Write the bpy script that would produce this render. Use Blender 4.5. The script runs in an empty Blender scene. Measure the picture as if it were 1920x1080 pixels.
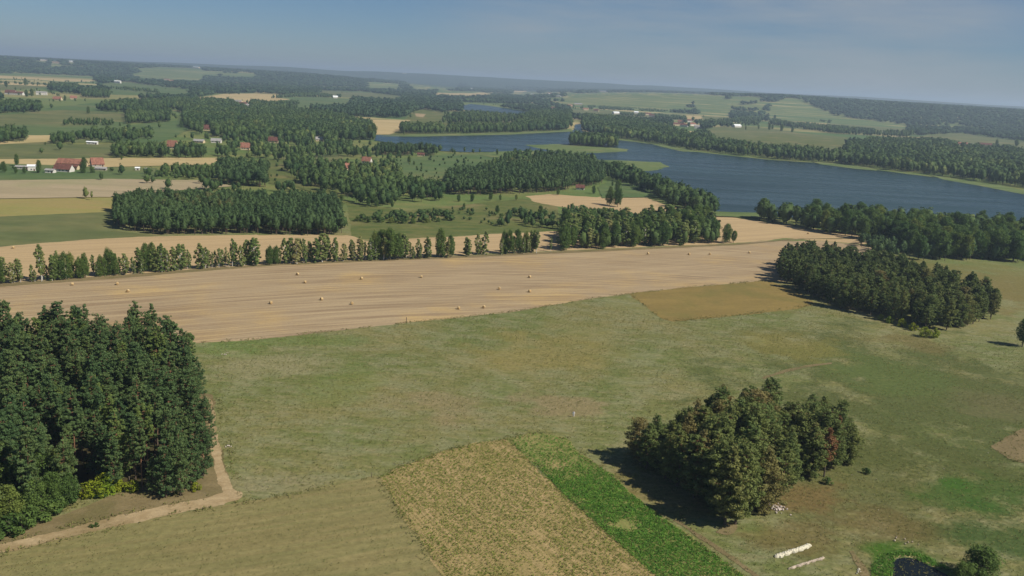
import bpy, math, random
import numpy as np
from mathutils import Vector, Matrix
from mathutils.geometry import tessellate_polygon

random.seed(7)
RNG = np.random.default_rng(11)
S = bpy.context.scene
COL = S.collection
R_ = math.radians

# ------------------------------------------------------------------ camera
CH = 95.0                                     # height of the aerial viewpoint above the fields
FPX = 960 / math.tan(R_(30))
PITCH = math.atan(388.5 / FPX)
ROLL = math.atan(0.0525)
fwd = Vector((0, math.cos(PITCH), -math.sin(PITCH)))
up0 = Vector((0, math.sin(PITCH), math.cos(PITCH)))
rt = math.cos(ROLL) * Vector((1, 0, 0)) + math.sin(ROLL) * up0
up = math.cos(ROLL) * up0 - math.sin(ROLL) * Vector((1, 0, 0))
cam_d = bpy.data.cameras.new('camera')
cam = bpy.data.objects.new('camera', cam_d)
COL.objects.link(cam)
cam.matrix_world = Matrix(((rt.x, up.x, -fwd.x, 0), (rt.y, up.y, -fwd.y, 0), (rt.z, up.z, -fwd.z, CH), (0, 0, 0, 1)))
cam_d.sensor_width = 36
cam_d.lens = 18 / math.tan(R_(30))
cam_d.clip_start = 1
cam_d.clip_end = 60000
S.camera = cam

# ------------------------------------------------------------------ sky, sun, exposure
SUN_EL = R_(45)
SUN_DIR = Vector((0.92 * math.cos(SUN_EL), -0.39 * math.cos(SUN_EL), math.sin(SUN_EL))).normalized()
w = bpy.data.worlds.new('World')
S.world = w
w.use_nodes = True
nt = w.node_tree
bgn = nt.nodes['Background']
sky = nt.nodes.new('ShaderNodeTexSky')
sky.sky_type = 'NISHITA'
sky.sun_disc = False
sky.sun_elevation = SUN_EL
sky.sun_rotation = math.atan2(SUN_DIR.x, SUN_DIR.y)
sky.altitude = 200
sky.air_density = 0.9
sky.dust_density = 0.3
sky.ozone_density = 10.0
tcw = nt.nodes.new('ShaderNodeTexCoord')
mp = nt.nodes.new('ShaderNodeMapping')
mp.inputs['Scale'].default_value = (2.2, 2.2, 15)
mp.inputs['Rotation'].default_value = (0.0, 0.12, 0)
cn = nt.nodes.new('ShaderNodeTexNoise')
cn.inputs['Scale'].default_value = 1.6
cn.inputs['Detail'].default_value = 7
cn.inputs['Roughness'].default_value = 0.55
cr = nt.nodes.new('ShaderNodeMapRange')
cr.inputs['From Min'].default_value = 0.38
cr.inputs['From Max'].default_value = 0.7
cr.inputs['To Max'].default_value = 0.9
cm = nt.nodes.new('ShaderNodeMix')
cm.data_type = 'RGBA'
cm.inputs[7].default_value = (5.0, 5.6, 6.2, 1)
nt.links.new(tcw.outputs['Generated'], mp.inputs['Vector'])
nt.links.new(mp.outputs['Vector'], cn.inputs['Vector'])
nt.links.new(cn.outputs['Fac'], cr.inputs['Value'])
cdir = (fwd + rt * (420 / FPX) + up * (560 / FPX)).normalized()
cdot = nt.nodes.new('ShaderNodeVectorMath'); cdot.operation = 'DOT_PRODUCT'
cdot.inputs[1].default_value = cdir
nt.links.new(tcw.outputs['Generated'], cdot.inputs[0])
cmk = nt.nodes.new('ShaderNodeMapRange'); cmk.interpolation_type = 'SMOOTHSTEP'
cmk.inputs['From Min'].default_value = 0.93; cmk.inputs['From Max'].default_value = 1.0
nt.links.new(cdot.outputs['Value'], cmk.inputs['Value'])
cmu = nt.nodes.new('ShaderNodeMath'); cmu.operation = 'MULTIPLY'
nt.links.new(cr.outputs['Result'], cmu.inputs[0]); nt.links.new(cmk.outputs['Result'], cmu.inputs[1])
nt.links.new(cmu.outputs[0], cm.inputs[0])
nt.links.new(sky.outputs['Color'], cm.inputs[6])
nt.links.new(cm.outputs[2], bgn.inputs['Color'])
bgn.inputs['Strength'].default_value = 0.055

sun_d = bpy.data.lights.new('sun', 'SUN')
sun_d.energy = 4.8
sun_d.angle = R_(0.55)
sun_d.color = (1.0, 0.95, 0.87)
sun = bpy.data.objects.new('sun', sun_d)
COL.objects.link(sun)
sun.rotation_euler = SUN_DIR.to_track_quat('Z', 'Y').to_euler()
sun.location = SUN_DIR * 300

S.view_settings.view_transform = 'Standard'
S.view_settings.look = 'None'
S.view_settings.exposure = 0.24
S.view_settings.gamma = 1.0
S.render.engine = 'CYCLES'
S.cycles.volume_bounces = 0
S.cycles.max_bounces = 5
S.cycles.transparent_max_bounces = 4

# ------------------------------------------------------------------ survey helpers
F_, R3, U3 = np.array(fwd), np.array(rt), np.array(up)

def G(x, y):
    """where a spot of the survey picture lies on the flat ground, in metres"""
    d = F_ * FPX + R3 * (x - 960) + U3 * (540 - y)
    k = CH / -d[2]
    return float(d[0] * k), float(d[1] * k)

def PX(X, Y, Z=0.0):
    v = np.stack([np.asarray(X, float), np.asarray(Y, float), np.asarray(Z, float) - CH + 0 * np.asarray(X, float)], -1)
    q = v @ F_
    return 960 + FPX * (v @ R3) / q, 540 - FPX * (v @ U3) / q

def hor(x):
    return 151 + 0.0525 * (x - 960)

def pip(X, Y, poly):
    X = np.asarray(X, float); Y = np.asarray(Y, float)
    ins = np.zeros(X.shape, bool)
    n = len(poly)
    for i in range(n):
        x1, y1 = poly[i]; x2, y2 = poly[(i + 1) % n]
        c = ((y1 > Y) != (y2 > Y))
        with np.errstate(divide='ignore', invalid='ignore'):
            xi = (x2 - x1) * (Y - y1) / ((y2 - y1) if y2 != y1 else 1e-9) + x1
        ins ^= c & (X < xi)
    return ins

def vnoise(x, y, seed=0):
    x = np.asarray(x, float); y = np.asarray(y, float)
    xi = np.floor(x); yi = np.floor(y)
    fx = x - xi; fy = y - yi
    fx = fx * fx * (3 - 2 * fx); fy = fy * fy * (3 - 2 * fy)
    def h(a, b):
        v = np.sin(a * 127.1 + b * 311.7 + seed * 74.7) * 43758.5453
        return v - np.floor(v)
    a = h(xi, yi); b = h(xi + 1, yi); c = h(xi, yi + 1); d = h(xi + 1, yi + 1)
    return (a * (1 - fx) + b * fx) * (1 - fy) + (c * (1 - fx) + d * fx) * fy

def fbm(x, y, seed=0):
    return (vnoise(x, y, seed) + 0.5 * vnoise(x * 2.1, y * 2.1, seed + 1) + 0.25 * vnoise(x * 4.3, y * 4.3, seed + 2)) / 1.75

def sst(a, b, v):
    t = np.clip((v - a) / (b - a), 0, 1)
    return t * t * (3 - 2 * t)

def HZ(X, Y):
    """height of the land: flat round the fields, rising into wooded hills far off"""
    X = np.asarray(X, float); Y = np.asarray(Y, float)
    d = np.hypot(X, Y)
    az = np.degrees(np.arctan2(X, Y))
    right = np.interp(az, [0, 3, 8, 16, 22, 30, 40], [0, 30, 60, 80, 74, 66, 60]) * sst(3500, 5000, d)
    left = np.interp(az, [-45, -30, -20, -12, -4], [60, 62, 60, 50, 0]) * sst(5200, 7200, d)
    far = np.interp(az, [-45, -30, -15, 0, 8, 20, 35], [60, 66, 112, 128, 122, 116, 100]) * sst(9500, 13000, d)
    far = far + 26 * (fbm(az * 0.35 + 40, d * 0 + 3, 5) - 0.5) * sst(9500, 12500, d)
    bump = 10 * (fbm(X / 900 + 50, Y / 900 + 50, 9) - 0.5) * sst(4200, 6000, d)
    front = (np.abs(az) < 90)
    side = np.where(front, 1.0, 0.0)
    return (np.maximum(np.maximum(right, left), far) + bump) * side

# ------------------------------------------------------------------ materials
def lin(r, g, b, k=1.0):
    f = lambda c: (c / 12.92 if c <= 0.04045 else ((c + 0.055) / 1.055) ** 2.4)
    return (f(r / 255) * k, f(g / 255) * k, f(b / 255) * k, 1)

class NB:
    """small helper that wires shader nodes"""
    def __init__(s, name):
        s.m = bpy.data.materials.new(name)
        s.m.use_nodes = True
        s.t = s.m.node_tree
        s.p = s.t.nodes['Principled BSDF']
        s.out = s.t.nodes['Material Output']
        s.p.inputs['Roughness'].default_value = 0.95
        s.p.inputs['Specular IOR Level'].default_value = 0.1
        s._tc = None
    def n(s, ty): return s.t.nodes.new(ty)
    def l(s, a, b): s.t.links.new(a, b)
    @property
    def pos(s):
        if not s._tc: s._tc = s.n('ShaderNodeNewGeometry')
        return s._tc.outputs['Position']
    @property
    def objc(s):
        return s.n('ShaderNodeTexCoord').outputs['Object']
    def mapv(s, v, scale=(1, 1, 1), rot=0, loc=(0, 0, 0)):
        m = s.n('ShaderNodeMapping'); s.l(v, m.inputs['Vector'])
        m.inputs['Location'].default_value = loc
        m.inputs['Rotation'].default_value = (0, 0, rot)
        m.inputs['Scale'].default_value = scale
        return m.outputs['Vector']
    def noise(s, v, scale, detail=4, rough=0.55, dist=0):
        m = s.n('ShaderNodeTexNoise'); s.l(v, m.inputs['Vector'])
        m.inputs['Scale'].default_value = scale; m.inputs['Detail'].default_value = detail
        m.inputs['Roughness'].default_value = rough; m.inputs['Distortion'].default_value = dist
        return m.outputs['Fac']
    def rng(s, v, a, b, c=0.0, d=1.0, smooth=True):
        m = s.n('ShaderNodeMapRange'); s.l(v, m.inputs['Value'])
        m.interpolation_type = 'SMOOTHSTEP' if smooth else 'LINEAR'
        for k, q in zip(('From Min', 'From Max', 'To Min', 'To Max'), (a, b, c, d)): m.inputs[k].default_value = q
        return m.outputs['Result']
    def mix(s, f, a, b, mode='MIX'):
        m = s.n('ShaderNodeMix'); m.data_type = 'RGBA'; m.blend_type = mode
        for i, q in ((0, f), (6, a), (7, b)):
            if hasattr(q, 'is_output') or isinstance(q, bpy.types.NodeSocket): s.l(q, m.inputs[i])
            else: m.inputs[i].default_value = q
        return m.outputs[2]
    def math(s, op, a, b=None, c=None):
        m = s.n('ShaderNodeMath'); m.operation = op
        for i, q in enumerate((a, b, c)):
            if q is None: continue
            if isinstance(q, bpy.types.NodeSocket): s.l(q, m.inputs[i])
            else: m.inputs[i].default_value = q
        return m.outputs[0]
    def ramp(s, f, stops):
        m = s.n('ShaderNodeValToRGB'); s.l(f, m.inputs['Fac'])
        e = m.color_ramp.elements
        while len(e) < len(stops): e.new(0.5)
        for q, (p, c) in zip(e, stops): q.position = p; q.color = c
        return m.outputs['Color']
    def bump(s, h, strength, dist):
        m = s.n('ShaderNodeBump'); s.l(h, m.inputs['Height'])
        m.inputs['Strength'].default_value = strength; m.inputs['Distance'].default_value = dist
        s.l(m.outputs['Normal'], s.p.inputs['Normal'])
    def base(s, c):
        if isinstance(c, bpy.types.NodeSocket): s.l(c, s.p.inputs['Base Color'])
        else: s.p.inputs['Base Color'].default_value = c
        return s.m

def plain(name, c, rough=0.8, var=0.25, scale=1.5):
    b = NB(name)
    f = b.noise(b.objc, scale, 5, 0.6)
    col = b.mix(b.rng(f, 0.3, 0.7), tuple(x * (1 - var) for x in c[:3]) + (1,), tuple(min(1, x * (1 + var)) for x in c[:3]) + (1,))
    b.p.inputs['Roughness'].default_value = rough
    return b.base(col)

def field(name, c1, c2, c3=None, ang=0.0, stretch=(0.02, 0.25), big=0.01, stripes=None, fine=0.5, fine_amt=0.25):
    """crop, stubble or grass: long streaks along the working direction, big blotches, fine speckle"""
    b = NB(name)
    v = b.mapv(b.pos, rot=-ang)
    st = b.noise(b.mapv(v, (stretch[0], stretch[1], 1)), 1.0, 5, 0.6, 0.3)
    col = b.mix(b.rng(st, 0.32, 0.68), c1, c2)
    bg = b.noise(b.pos, big, 4, 0.6)
    if c3: col = b.mix(b.rng(bg, 0.48, 0.72, 0, 0.8), col, c3)
    if stripes:
        period, amt, curve, sc = stripes
        sep = b.n('ShaderNodeSeparateXYZ'); b.l(v, sep.inputs[0])
        u = b.math('SUBTRACT', sep.outputs[0], curve[0])
        u = b.math('MAXIMUM', u, 0.0)
        bend = b.math('MULTIPLY', b.math('MULTIPLY', u, u), curve[1])
        wob = b.math('MULTIPLY', b.noise(b.mapv(v, (0.012, 0.05, 1)), 1.0, 3), 5.0)
        vv = b.math('ADD', b.math('ADD', sep.outputs[1], bend), wob)
        cmb = b.n('ShaderNodeCombineXYZ')
        b.l(b.math('MULTIPLY', sep.outputs[0], 0.012), cmb.inputs[0])
        b.l(b.math('MULTIPLY', vv, 2.2 / period), cmb.inputs[1])
        s1 = b.noise(cmb.outputs[0], 1.0, 2, 0.5)
        col = b.mix(b.math('MULTIPLY', b.rng(s1, 0.43, 0.57, 0, amt), b.rng(b.noise(b.mapv(v, (0.02, 0.09, 1)), 1.0, 4, .6), .3, .62, .25, 1.0)), col, sc)
    f = b.noise(b.pos, fine, 6, 0.7)
    g = b.ramp(b.rng(f, 0.25, 0.75, smooth=False), [(0, (1 - fine_amt,) * 3 + (1,)), (1, (1 + 0,) * 3 + (1,))])
    col = b.mix(1.0, col, g, 'MULTIPLY')
    b.bump(f, 0.5, 0.15)
    return b.base(col)

# the base land: meadow near, patchwork of fields and woods far off
def meadow_material():
    b = NB('meadow_ground')
    n1 = b.noise(b.pos, 0.016, 5, 0.6, 0.4)
    n2 = b.noise(b.mapv(b.pos, (0.09, 0.14, 1), 0.3), 1.0, 6, 0.65)
    n3 = b.noise(b.pos, 0.8, 6, 0.75)
    near = b.mix(b.rng(n1, 0.36, 0.64), lin(104, 111, 62), lin(126, 119, 76))
    n5 = b.noise(b.mapv(b.pos, (0.16, 0.42, 1), 0.22), 1.0, 5, 0.6, 0.5)
    near = b.mix(b.rng(n2, 0.42, 0.62, 0, 0.7), near, lin(130, 129, 94))
    near = b.mix(b.rng(n5, 0.50, 0.66, 0, 0.5), near, lin(138, 128, 92))
    near = b.mix(b.rng(n5, 0.46, 0.32, 0, 0.5), near, lin(84, 96, 46))
    near = b.mix(b.rng(n2, 0.36, 0.26, 0, 0.8), near, lin(84, 100, 46))
    # soft patches of lusher, drier or trampled grass, plus vignette darkening painted on the right
    wob = b.noise(b.pos, 0.05, 5, 0.65)
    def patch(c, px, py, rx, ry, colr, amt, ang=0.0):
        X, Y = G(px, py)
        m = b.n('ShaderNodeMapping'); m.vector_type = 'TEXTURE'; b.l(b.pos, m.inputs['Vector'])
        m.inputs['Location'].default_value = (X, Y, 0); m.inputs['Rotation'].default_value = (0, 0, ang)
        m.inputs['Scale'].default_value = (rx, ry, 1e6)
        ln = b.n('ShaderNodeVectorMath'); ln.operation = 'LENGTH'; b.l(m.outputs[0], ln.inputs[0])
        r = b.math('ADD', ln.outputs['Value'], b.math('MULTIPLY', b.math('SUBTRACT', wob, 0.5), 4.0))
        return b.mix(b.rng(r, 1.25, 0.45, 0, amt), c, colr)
    for a in [(1760, 760, 60, 90, lin(80, 88, 46), .85), (1600, 900, 45, 40, lin(84, 88, 46), .7), (1820, 930, 16, 12, lin(66, 92, 36), .7, .3), (1790, 905, 6, 5, lin(60, 96, 30), .6, .3), (1850, 950, 7, 4, lin(60, 90, 34), .6), (1660, 700, 26, 30, lin(88, 102, 52), .6),  # broad leading patches: greener grass with vignette darkening painted into the colour
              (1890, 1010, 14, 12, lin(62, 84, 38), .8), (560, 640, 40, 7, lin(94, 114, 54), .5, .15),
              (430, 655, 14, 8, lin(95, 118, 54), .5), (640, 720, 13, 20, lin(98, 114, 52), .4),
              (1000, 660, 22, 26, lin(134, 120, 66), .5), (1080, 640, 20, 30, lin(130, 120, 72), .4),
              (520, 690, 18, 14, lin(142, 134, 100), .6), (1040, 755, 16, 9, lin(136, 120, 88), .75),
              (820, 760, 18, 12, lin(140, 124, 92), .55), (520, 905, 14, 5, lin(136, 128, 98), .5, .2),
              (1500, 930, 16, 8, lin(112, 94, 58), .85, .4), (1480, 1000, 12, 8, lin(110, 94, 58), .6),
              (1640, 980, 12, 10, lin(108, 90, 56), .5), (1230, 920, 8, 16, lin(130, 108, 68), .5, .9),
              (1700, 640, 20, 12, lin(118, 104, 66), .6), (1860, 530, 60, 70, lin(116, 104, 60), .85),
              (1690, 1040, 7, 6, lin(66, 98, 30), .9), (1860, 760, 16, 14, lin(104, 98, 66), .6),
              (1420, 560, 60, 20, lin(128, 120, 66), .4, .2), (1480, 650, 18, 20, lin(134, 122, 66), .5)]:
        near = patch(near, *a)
    # distant patchwork
    vo = b.n('ShaderNodeTexVoronoi'); b.l(b.mapv(b.pos, (1 / 420, 1 / 300, 1), 0.35), vo.inputs['Vector'])
    vo.inputs['Scale'].default_value = 1.0
    vo.inputs['Randomness'].default_value = 0.9
    sp = b.n('ShaderNodeSeparateColor'); b.l(vo.outputs['Color'], sp.inputs[0])
    far = b.ramp(sp.outputs[0], [(0, lin(84, 106, 60)), (.3, lin(96, 112, 64)), (.55, lin(112, 120, 70)), (.75, lin(150, 140, 92)), (.9, lin(186, 166, 118))])
    far.node.color_ramp.interpolation = 'CONSTANT'
    far = b.mix(b.rng(b.noise(b.pos, 0.008, 5, .6), .35, .65, 0, .5), far, lin(90, 108, 62))
    ln = b.n('ShaderNodeVectorMath'); ln.operation = 'LENGTH'; b.l(b.pos, ln.inputs[0])
    mid = b.mix(b.rng(n1, .4, .6), lin(98, 116, 62), lin(122, 122, 72))
    mid = b.mix(b.rng(b.noise(b.pos, .03, 4), .4, .65, 0, .6), mid, lin(84, 102, 52))
    col = b.mix(b.rng(ln.outputs['Value'], 520, 720), near, mid)
    col = b.mix(b.rng(ln.outputs['Value'], 1300, 2100), col, far)
    # beyond nine kilometres nearly all is wood
    dw = b.mix(b.rng(b.noise(b.mapv(b.pos, (1 / 1500, 1 / 900, 1)), 1.0, 5, .6), .6, .66), lin(46, 66, 44), lin(96, 106, 72))
    col = b.mix(b.rng(ln.outputs['Value'], 6500, 9500), col, dw)
    g = b.ramp(b.rng(n3, 0.34, 0.66, smooth=False), [(0, (.68, .7, .66, 1)), (1, (1.2, 1.19, 1.17, 1))])
    n4 = b.noise(b.mapv(b.pos, (0.35, 0.6, 1), 0.25), 1.0, 5, 0.7)
    g2 = b.ramp(b.rng(n4, 0.3, 0.7, smooth=False), [(0, (.8, .84, .78, 1)), (1, (1.1, 1.06, 1.08, 1))])
    col = b.mix(1.0, b.mix(1.0, col, g, 'MULTIPLY'), g2, 'MULTIPLY')
    b.bump(n3, 0.3, 0.12)
    return b.base(col)

def leaf_material(name, ca, cb, cc=None, trans=0.25, attr=False):
    b = NB(name)
    if attr:
        a = b.n('ShaderNodeAttribute'); a.attribute_name = 'tint'; rnd = a.outputs['Fac']
        v = b.pos
    else:
        rnd = b.n('ShaderNodeObjectInfo').outputs['Random']; v = b.objc
    col = b.mix(b.rng(rnd, 0, 0.8, smooth=False), ca, cb)
    if cc: col = b.mix(b.rng(rnd, 0.86, 0.97), col, cc)
    f = b.noise(v, 0.55, 4, 0.65)
    g = b.ramp(b.rng(f, .3, .7, smooth=False), [(0, (.6, .66, .62, 1)), (1, (1.25, 1.22, 1.1, 1))])
    col = b.mix(1.0, col, g, 'MULTIPLY')
    b.base(col)
    b.p.inputs['Roughness'].default_value = 0.75
    b.p.inputs['Specular IOR Level'].default_value = 0.15
    tr = b.n('ShaderNodeBsdfTranslucent'); b.l(col, tr.inputs['Color'])
    mx = b.n('ShaderNodeMixShader'); mx.inputs[0].default_value = trans
    b.l(b.p.outputs[0], mx.inputs[1]); b.l(tr.outputs[0], mx.inputs[2]); b.l(mx.outputs[0], b.out.inputs[0])
    return b.m

def water_material(name, c, rough, bump, scale):
    b = NB(name)
    n = b.noise(b.pos, 0.004, 3, .5)
    b.base(b.mix(b.rng(n, .35, .65), c, tuple(x * 1.3 for x in c[:3]) + (1,)))
    b.p.inputs['Roughness'].default_value = rough
    ws = b.noise(b.mapv(b.pos, (.004, .03, 1), .3), 1.0, 4, .6)
    b.l(b.rng(ws, .35, .65, rough * .9, rough * 1.35), b.p.inputs['Roughness'])
    b.p.inputs['Specular IOR Level'].default_value = 0.12
    b.p.inputs['IOR'].default_value = 1.33
    b.bump(b.noise(b.mapv(b.pos, (1, 1.8, 1), .5), scale, 4, .6), bump, 1.0)
    return b.m

def bark(name, c1, c2, lo=None):
    b = NB(name)
    v = b.objc
    f = b.noise(b.mapv(v, (3, 3, .8)), 1.5, 5, .7)
    col = b.mix(b.rng(f, .35, .65), c1, c2)
    if lo:
        sp = b.n('ShaderNodeSeparateXYZ'); b.l(v, sp.inputs[0])
        col = b.mix(b.rng(sp.outputs[2], 7, 2), col, lo)
    return b.base(col)

M = {}
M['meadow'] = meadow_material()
ROWANG = math.atan2(G(1380, 458)[1] - G(0, 535)[1], G(1380, 458)[0] - G(0, 535)[0])
M['stubble'] = field('stubble', lin(176, 154, 118), lin(160, 140, 108), lin(190, 160, 104), ROWANG, (0.012, 0.35), 0.02,
                     stripes=(4.2, .75, (60, 0.0011), lin(138, 116, 88)), fine=0.9, fine_amt=.22)
M['stubble_back'] = field('stubble_back', lin(184, 158, 116), lin(166, 142, 104), None, ROWANG, (0.012, 0.3), 0.02, fine=0.6, fine_amt=.15)
M['dry'] = field('dry_triangle', lin(140, 120, 68), lin(128, 110, 62), lin(112, 106, 56), 0.3, (.03, .12), .03)
M['mown'] = field('mown_grass', lin(146, 134, 88), lin(130, 124, 78), lin(116, 116, 70), 0.42, (.04, .5), .018,
                  stripes=(4.0, .22, (1e4, 0), lin(112, 98, 60)), fine=.6, fine_amt=.4)
M['crop'] = field('bean_soil', lin(182, 156, 110), lin(156, 138, 88), lin(138, 130, 72), -1.03, (.04, .8), .03,
                  stripes=(2.0, .5, (1e4, 0), lin(128, 116, 70)), fine=1.6, fine_amt=.4)
M['crop_green'] = field('green_crop_soil', lin(120, 128, 66), lin(150, 140, 86), lin(176, 150, 104), -1.03, (.06, .6), .04, fine=1.6, fine_amt=.4)
M['sand'] = field('sand', lin(182, 160, 122), lin(160, 138, 100), lin(136, 118, 80), .5, (.2, .4), .05, fine=1.4, fine_amt=.35)
M['verge'] = field('dry_verge', lin(122, 108, 74), lin(138, 122, 86), lin(108, 102, 62), .4, (.08, .2), .06, fine=1.4, fine_amt=.4)
M['forest_floor'] = field('forest_floor', lin(66, 62, 40), lin(84, 74, 46), lin(58, 66, 36), .4, (.1, .2), .06, fine=1.2, fine_amt=.4)
M['tan'] = field('tan_field', lin(186, 164, 118), lin(170, 150, 104), lin(160, 146, 96), 0.1, (.004, .03), .008, fine=.2, fine_amt=.15)
M['pink'] = field('pale_stubble', lin(168, 150, 118), lin(152, 138, 106), lin(146, 140, 100), 0.1, (.006, .06), .012, fine=.3, fine_amt=.15)
M['yellow'] = field('yellowing_field', lin(142, 134, 76), lin(150, 132, 82), lin(126, 126, 70), 0.1, (.006, .06), .012, fine=.3, fine_amt=.15)
M['green'] = field('green_field', lin(80, 102, 58), lin(98, 112, 66), lin(116, 116, 72), 0.1, (.005, .03), .008, fine=.05, fine_amt=.3)
M['olive'] = field('olive_field', lin(112, 114, 70), lin(90, 100, 58), lin(134, 124, 82), 0.1, (.006, .03), .008, fine=.05, fine_amt=.32)
M['rough'] = field('rough_pasture', lin(108, 110, 60), lin(84, 98, 48), lin(138, 124, 82), 0.2, (.05, .12), .02, fine=.25, fine_amt=.35)
M['reed'] = field('reed_bed', lin(108, 120, 70), lin(88, 104, 58), lin(128, 126, 82), 0.2, (.02, .05), .02, fine=.3, fine_amt=.2)
M['lake'] = water_material('lake_water', lin(32, 50, 48), 0.24, 0.16, 0.22)
M['pond'] = water_material('pond_water', lin(24, 30, 34), 0.15, 0.05, 1.5)
M['pond'].node_tree.nodes['Principled BSDF'].inputs['Specular IOR Level'].default_value = 0.03
M['pine'] = leaf_material('pine_needles', lin(82, 106, 66), lin(104, 122, 74), lin(116, 132, 70), .34)
M['copse'] = leaf_material('copse_pine_needles', lin(106, 122, 70), lin(130, 136, 78), lin(138, 126, 80), .38)
M['dead'] = leaf_material('dead_needles', lin(120, 84, 58), lin(136, 98, 66), None, .2)
M['broad'] = leaf_material('broad_leaves', lin(78, 104, 52), lin(102, 122, 60), lin(124, 134, 66), .34)
M['birchleaf'] = leaf_material('birch_leaves', lin(122, 142, 80), lin(150, 158, 98), lin(172, 168, 114), .45)
M['bushleaf'] = leaf_material('bush_leaves', lin(120, 140, 40), lin(150, 156, 44), None, .35)
M['copse_s'] = leaf_material('copse_foliage', lin(84, 102, 58), lin(110, 120, 68), lin(124, 116, 72), .32, True)
M['pine_s'] = leaf_material('pine_wood_foliage', lin(58, 80, 48), lin(76, 94, 54), lin(92, 94, 56), .18, True)
M['broad_s'] = leaf_material('broadleaf_wood_foliage', lin(52, 76, 42), lin(84, 102, 54), lin(112, 120, 66), .22, True)
M['far_s'] = leaf_material('distant_wood_foliage', lin(44, 66, 44), lin(62, 82, 50), lin(78, 96, 58), .1, True)
M['bark_p'] = bark('pine_bark', lin(142, 104, 76), lin(112, 86, 66), lin(98, 84, 70))
M['bark_b'] = bark('grey_bark', lin(98, 88, 74), lin(74, 66, 54))
M['bark_w'] = bark('birch_bark', lin(214, 208, 196), lin(170, 164, 150))

# ------------------------------------------------------------------ object helpers
def tag(o, label=None, cat=None, group=None, kind=None):
    if label: o['label'] = label
    if cat: o['category'] = cat
    if group: o['group'] = group
    if kind: o['kind'] = kind
    return o

def mk(name, verts, faces, mat, parent=None, smooth=False, mats=None, fmat=None):
    me = bpy.data.meshes.new(name)
    me.from_pydata([tuple(v) for v in verts], [], [tuple(f) for f in faces])
    for m in (mats or [mat]): me.materials.append(m)
    if fmat is not None: me.polygons.foreach_set('material_index', fmat)
    if smooth: me.shade_smooth()
    me.update()
    o = bpy.data.objects.new(name, me)
    COL.objects.link(o)
    if parent: o.parent = parent
    return o

def fast_mesh(name, V, T, mats, fmat=None, tint=None):
    """V (n,3), T (m,3) numpy triangles"""
    me = bpy.data.meshes.new(name)
    me.vertices.add(len(V)); me.vertices.foreach_set('co', np.ascontiguousarray(V, np.float32).ravel())
    me.loops.add(3 * len(T)); me.loops.foreach_set('vertex_index', np.ascontiguousarray(T, np.int32).ravel())
    me.polygons.add(len(T))
    me.polygons.foreach_set('loop_start', np.arange(0, 3 * len(T), 3, dtype=np.int32))
    for m in mats: me.materials.append(m)
    if fmat is not None: me.polygons.foreach_set('material_index', np.ascontiguousarray(fmat, np.int32))
    if tint is not None:
        a = me.attributes.new('tint', 'FLOAT', 'POINT'); a.data.foreach_set('value', np.ascontiguousarray(tint, np.float32))
    me.update(calc_edges=True)
    me.validate()
    return me

def link_mesh(name, me, parent=None):
    o = bpy.data.objects.new(name, me); COL.objects.link(o)
    if parent: o.parent = parent
    return o

def empty(name, loc, rz=0.0):
    o = bpy.data.objects.new(name, None); COL.objects.link(o)
    o.location = loc; o.rotation_euler = (0, 0, rz); o.empty_display_size = 1
    return o

def ordn(k):
    return '%d%s' % (k, 'th' if 10 <= k % 100 <= 20 else {1: 'st', 2: 'nd', 3: 'rd'}.get(k % 10, 'th'))

# ------------------------------------------------------------------ ground sheet
def build_ground():
    az = np.concatenate([np.linspace(-48, 48, 193), np.linspace(52, 308, 65)])
    rad = np.concatenate([[0], np.geomspace(60, 27500, 120)])
    A, Rr = np.meshgrid(np.radians(az), rad[1:])
    X = (Rr * np.sin(A)).ravel(); Y = (Rr * np.cos(A)).ravel()
    V = np.stack([X, Y, HZ(X, Y)], -1)
    V = np.vstack([[[0, 0, 0]], V])
    n = len(az); T = []
    for j in range(n):
        T.append((0, 1 + (j + 1) % n, 1 + j))
    for i in range(len(rad) - 2):
        for j in range(n):
            a = 1 + i * n + j; b = 1 + i * n + (j + 1) % n
            T.append((a, b, b + n)); T.append((a, b + n, a + n))
    T = np.array(T)
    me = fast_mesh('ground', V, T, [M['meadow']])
    # faces must look up
    if me.polygons[0].normal.z < 0: me.flip_normals()
    me.shade_smooth()
    return tag(link_mesh('ground', me), kind='structure')
build_ground()

LAYER = [0, 0, 0]
def wpoly(px, jag=None, seed=0):
    """picture outline -> ground outline with a naturally uneven edge"""
    P = [np.array(G(*p)) for p in px]
    out = []
    n = len(P)
    for i in range(n):
        a, b = P[i], P[(i + 1) % n]
        L = np.hypot(*(b - a)); d = np.hypot(*((a + b) / 2))
        j = (0.0016 * d if jag is None else jag)
        k = max(1, min(220, int(L / max(0.35, 0.003 * d))))
        nrm = np.array([-(b - a)[1], (b - a)[0]]) / (L + 1e-9)
        for q in range(k):
            t = q / k
            p = a + (b - a) * t
            s = (fbm(p[0] / (j * 9 + 1e-3) + seed * 7, p[1] / (j * 9 + 1e-3), seed) - .5) * 2.4 * j
            s2 = (fbm(p[0] / (j * 2.2 + 1e-3) + seed * 3, p[1] / (j * 2.2 + 1e-3), seed + 5) - .5) * 1.0 * j
            out.append(p + nrm * float(s + s2) * (1 if q else 0))
    return out

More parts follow.
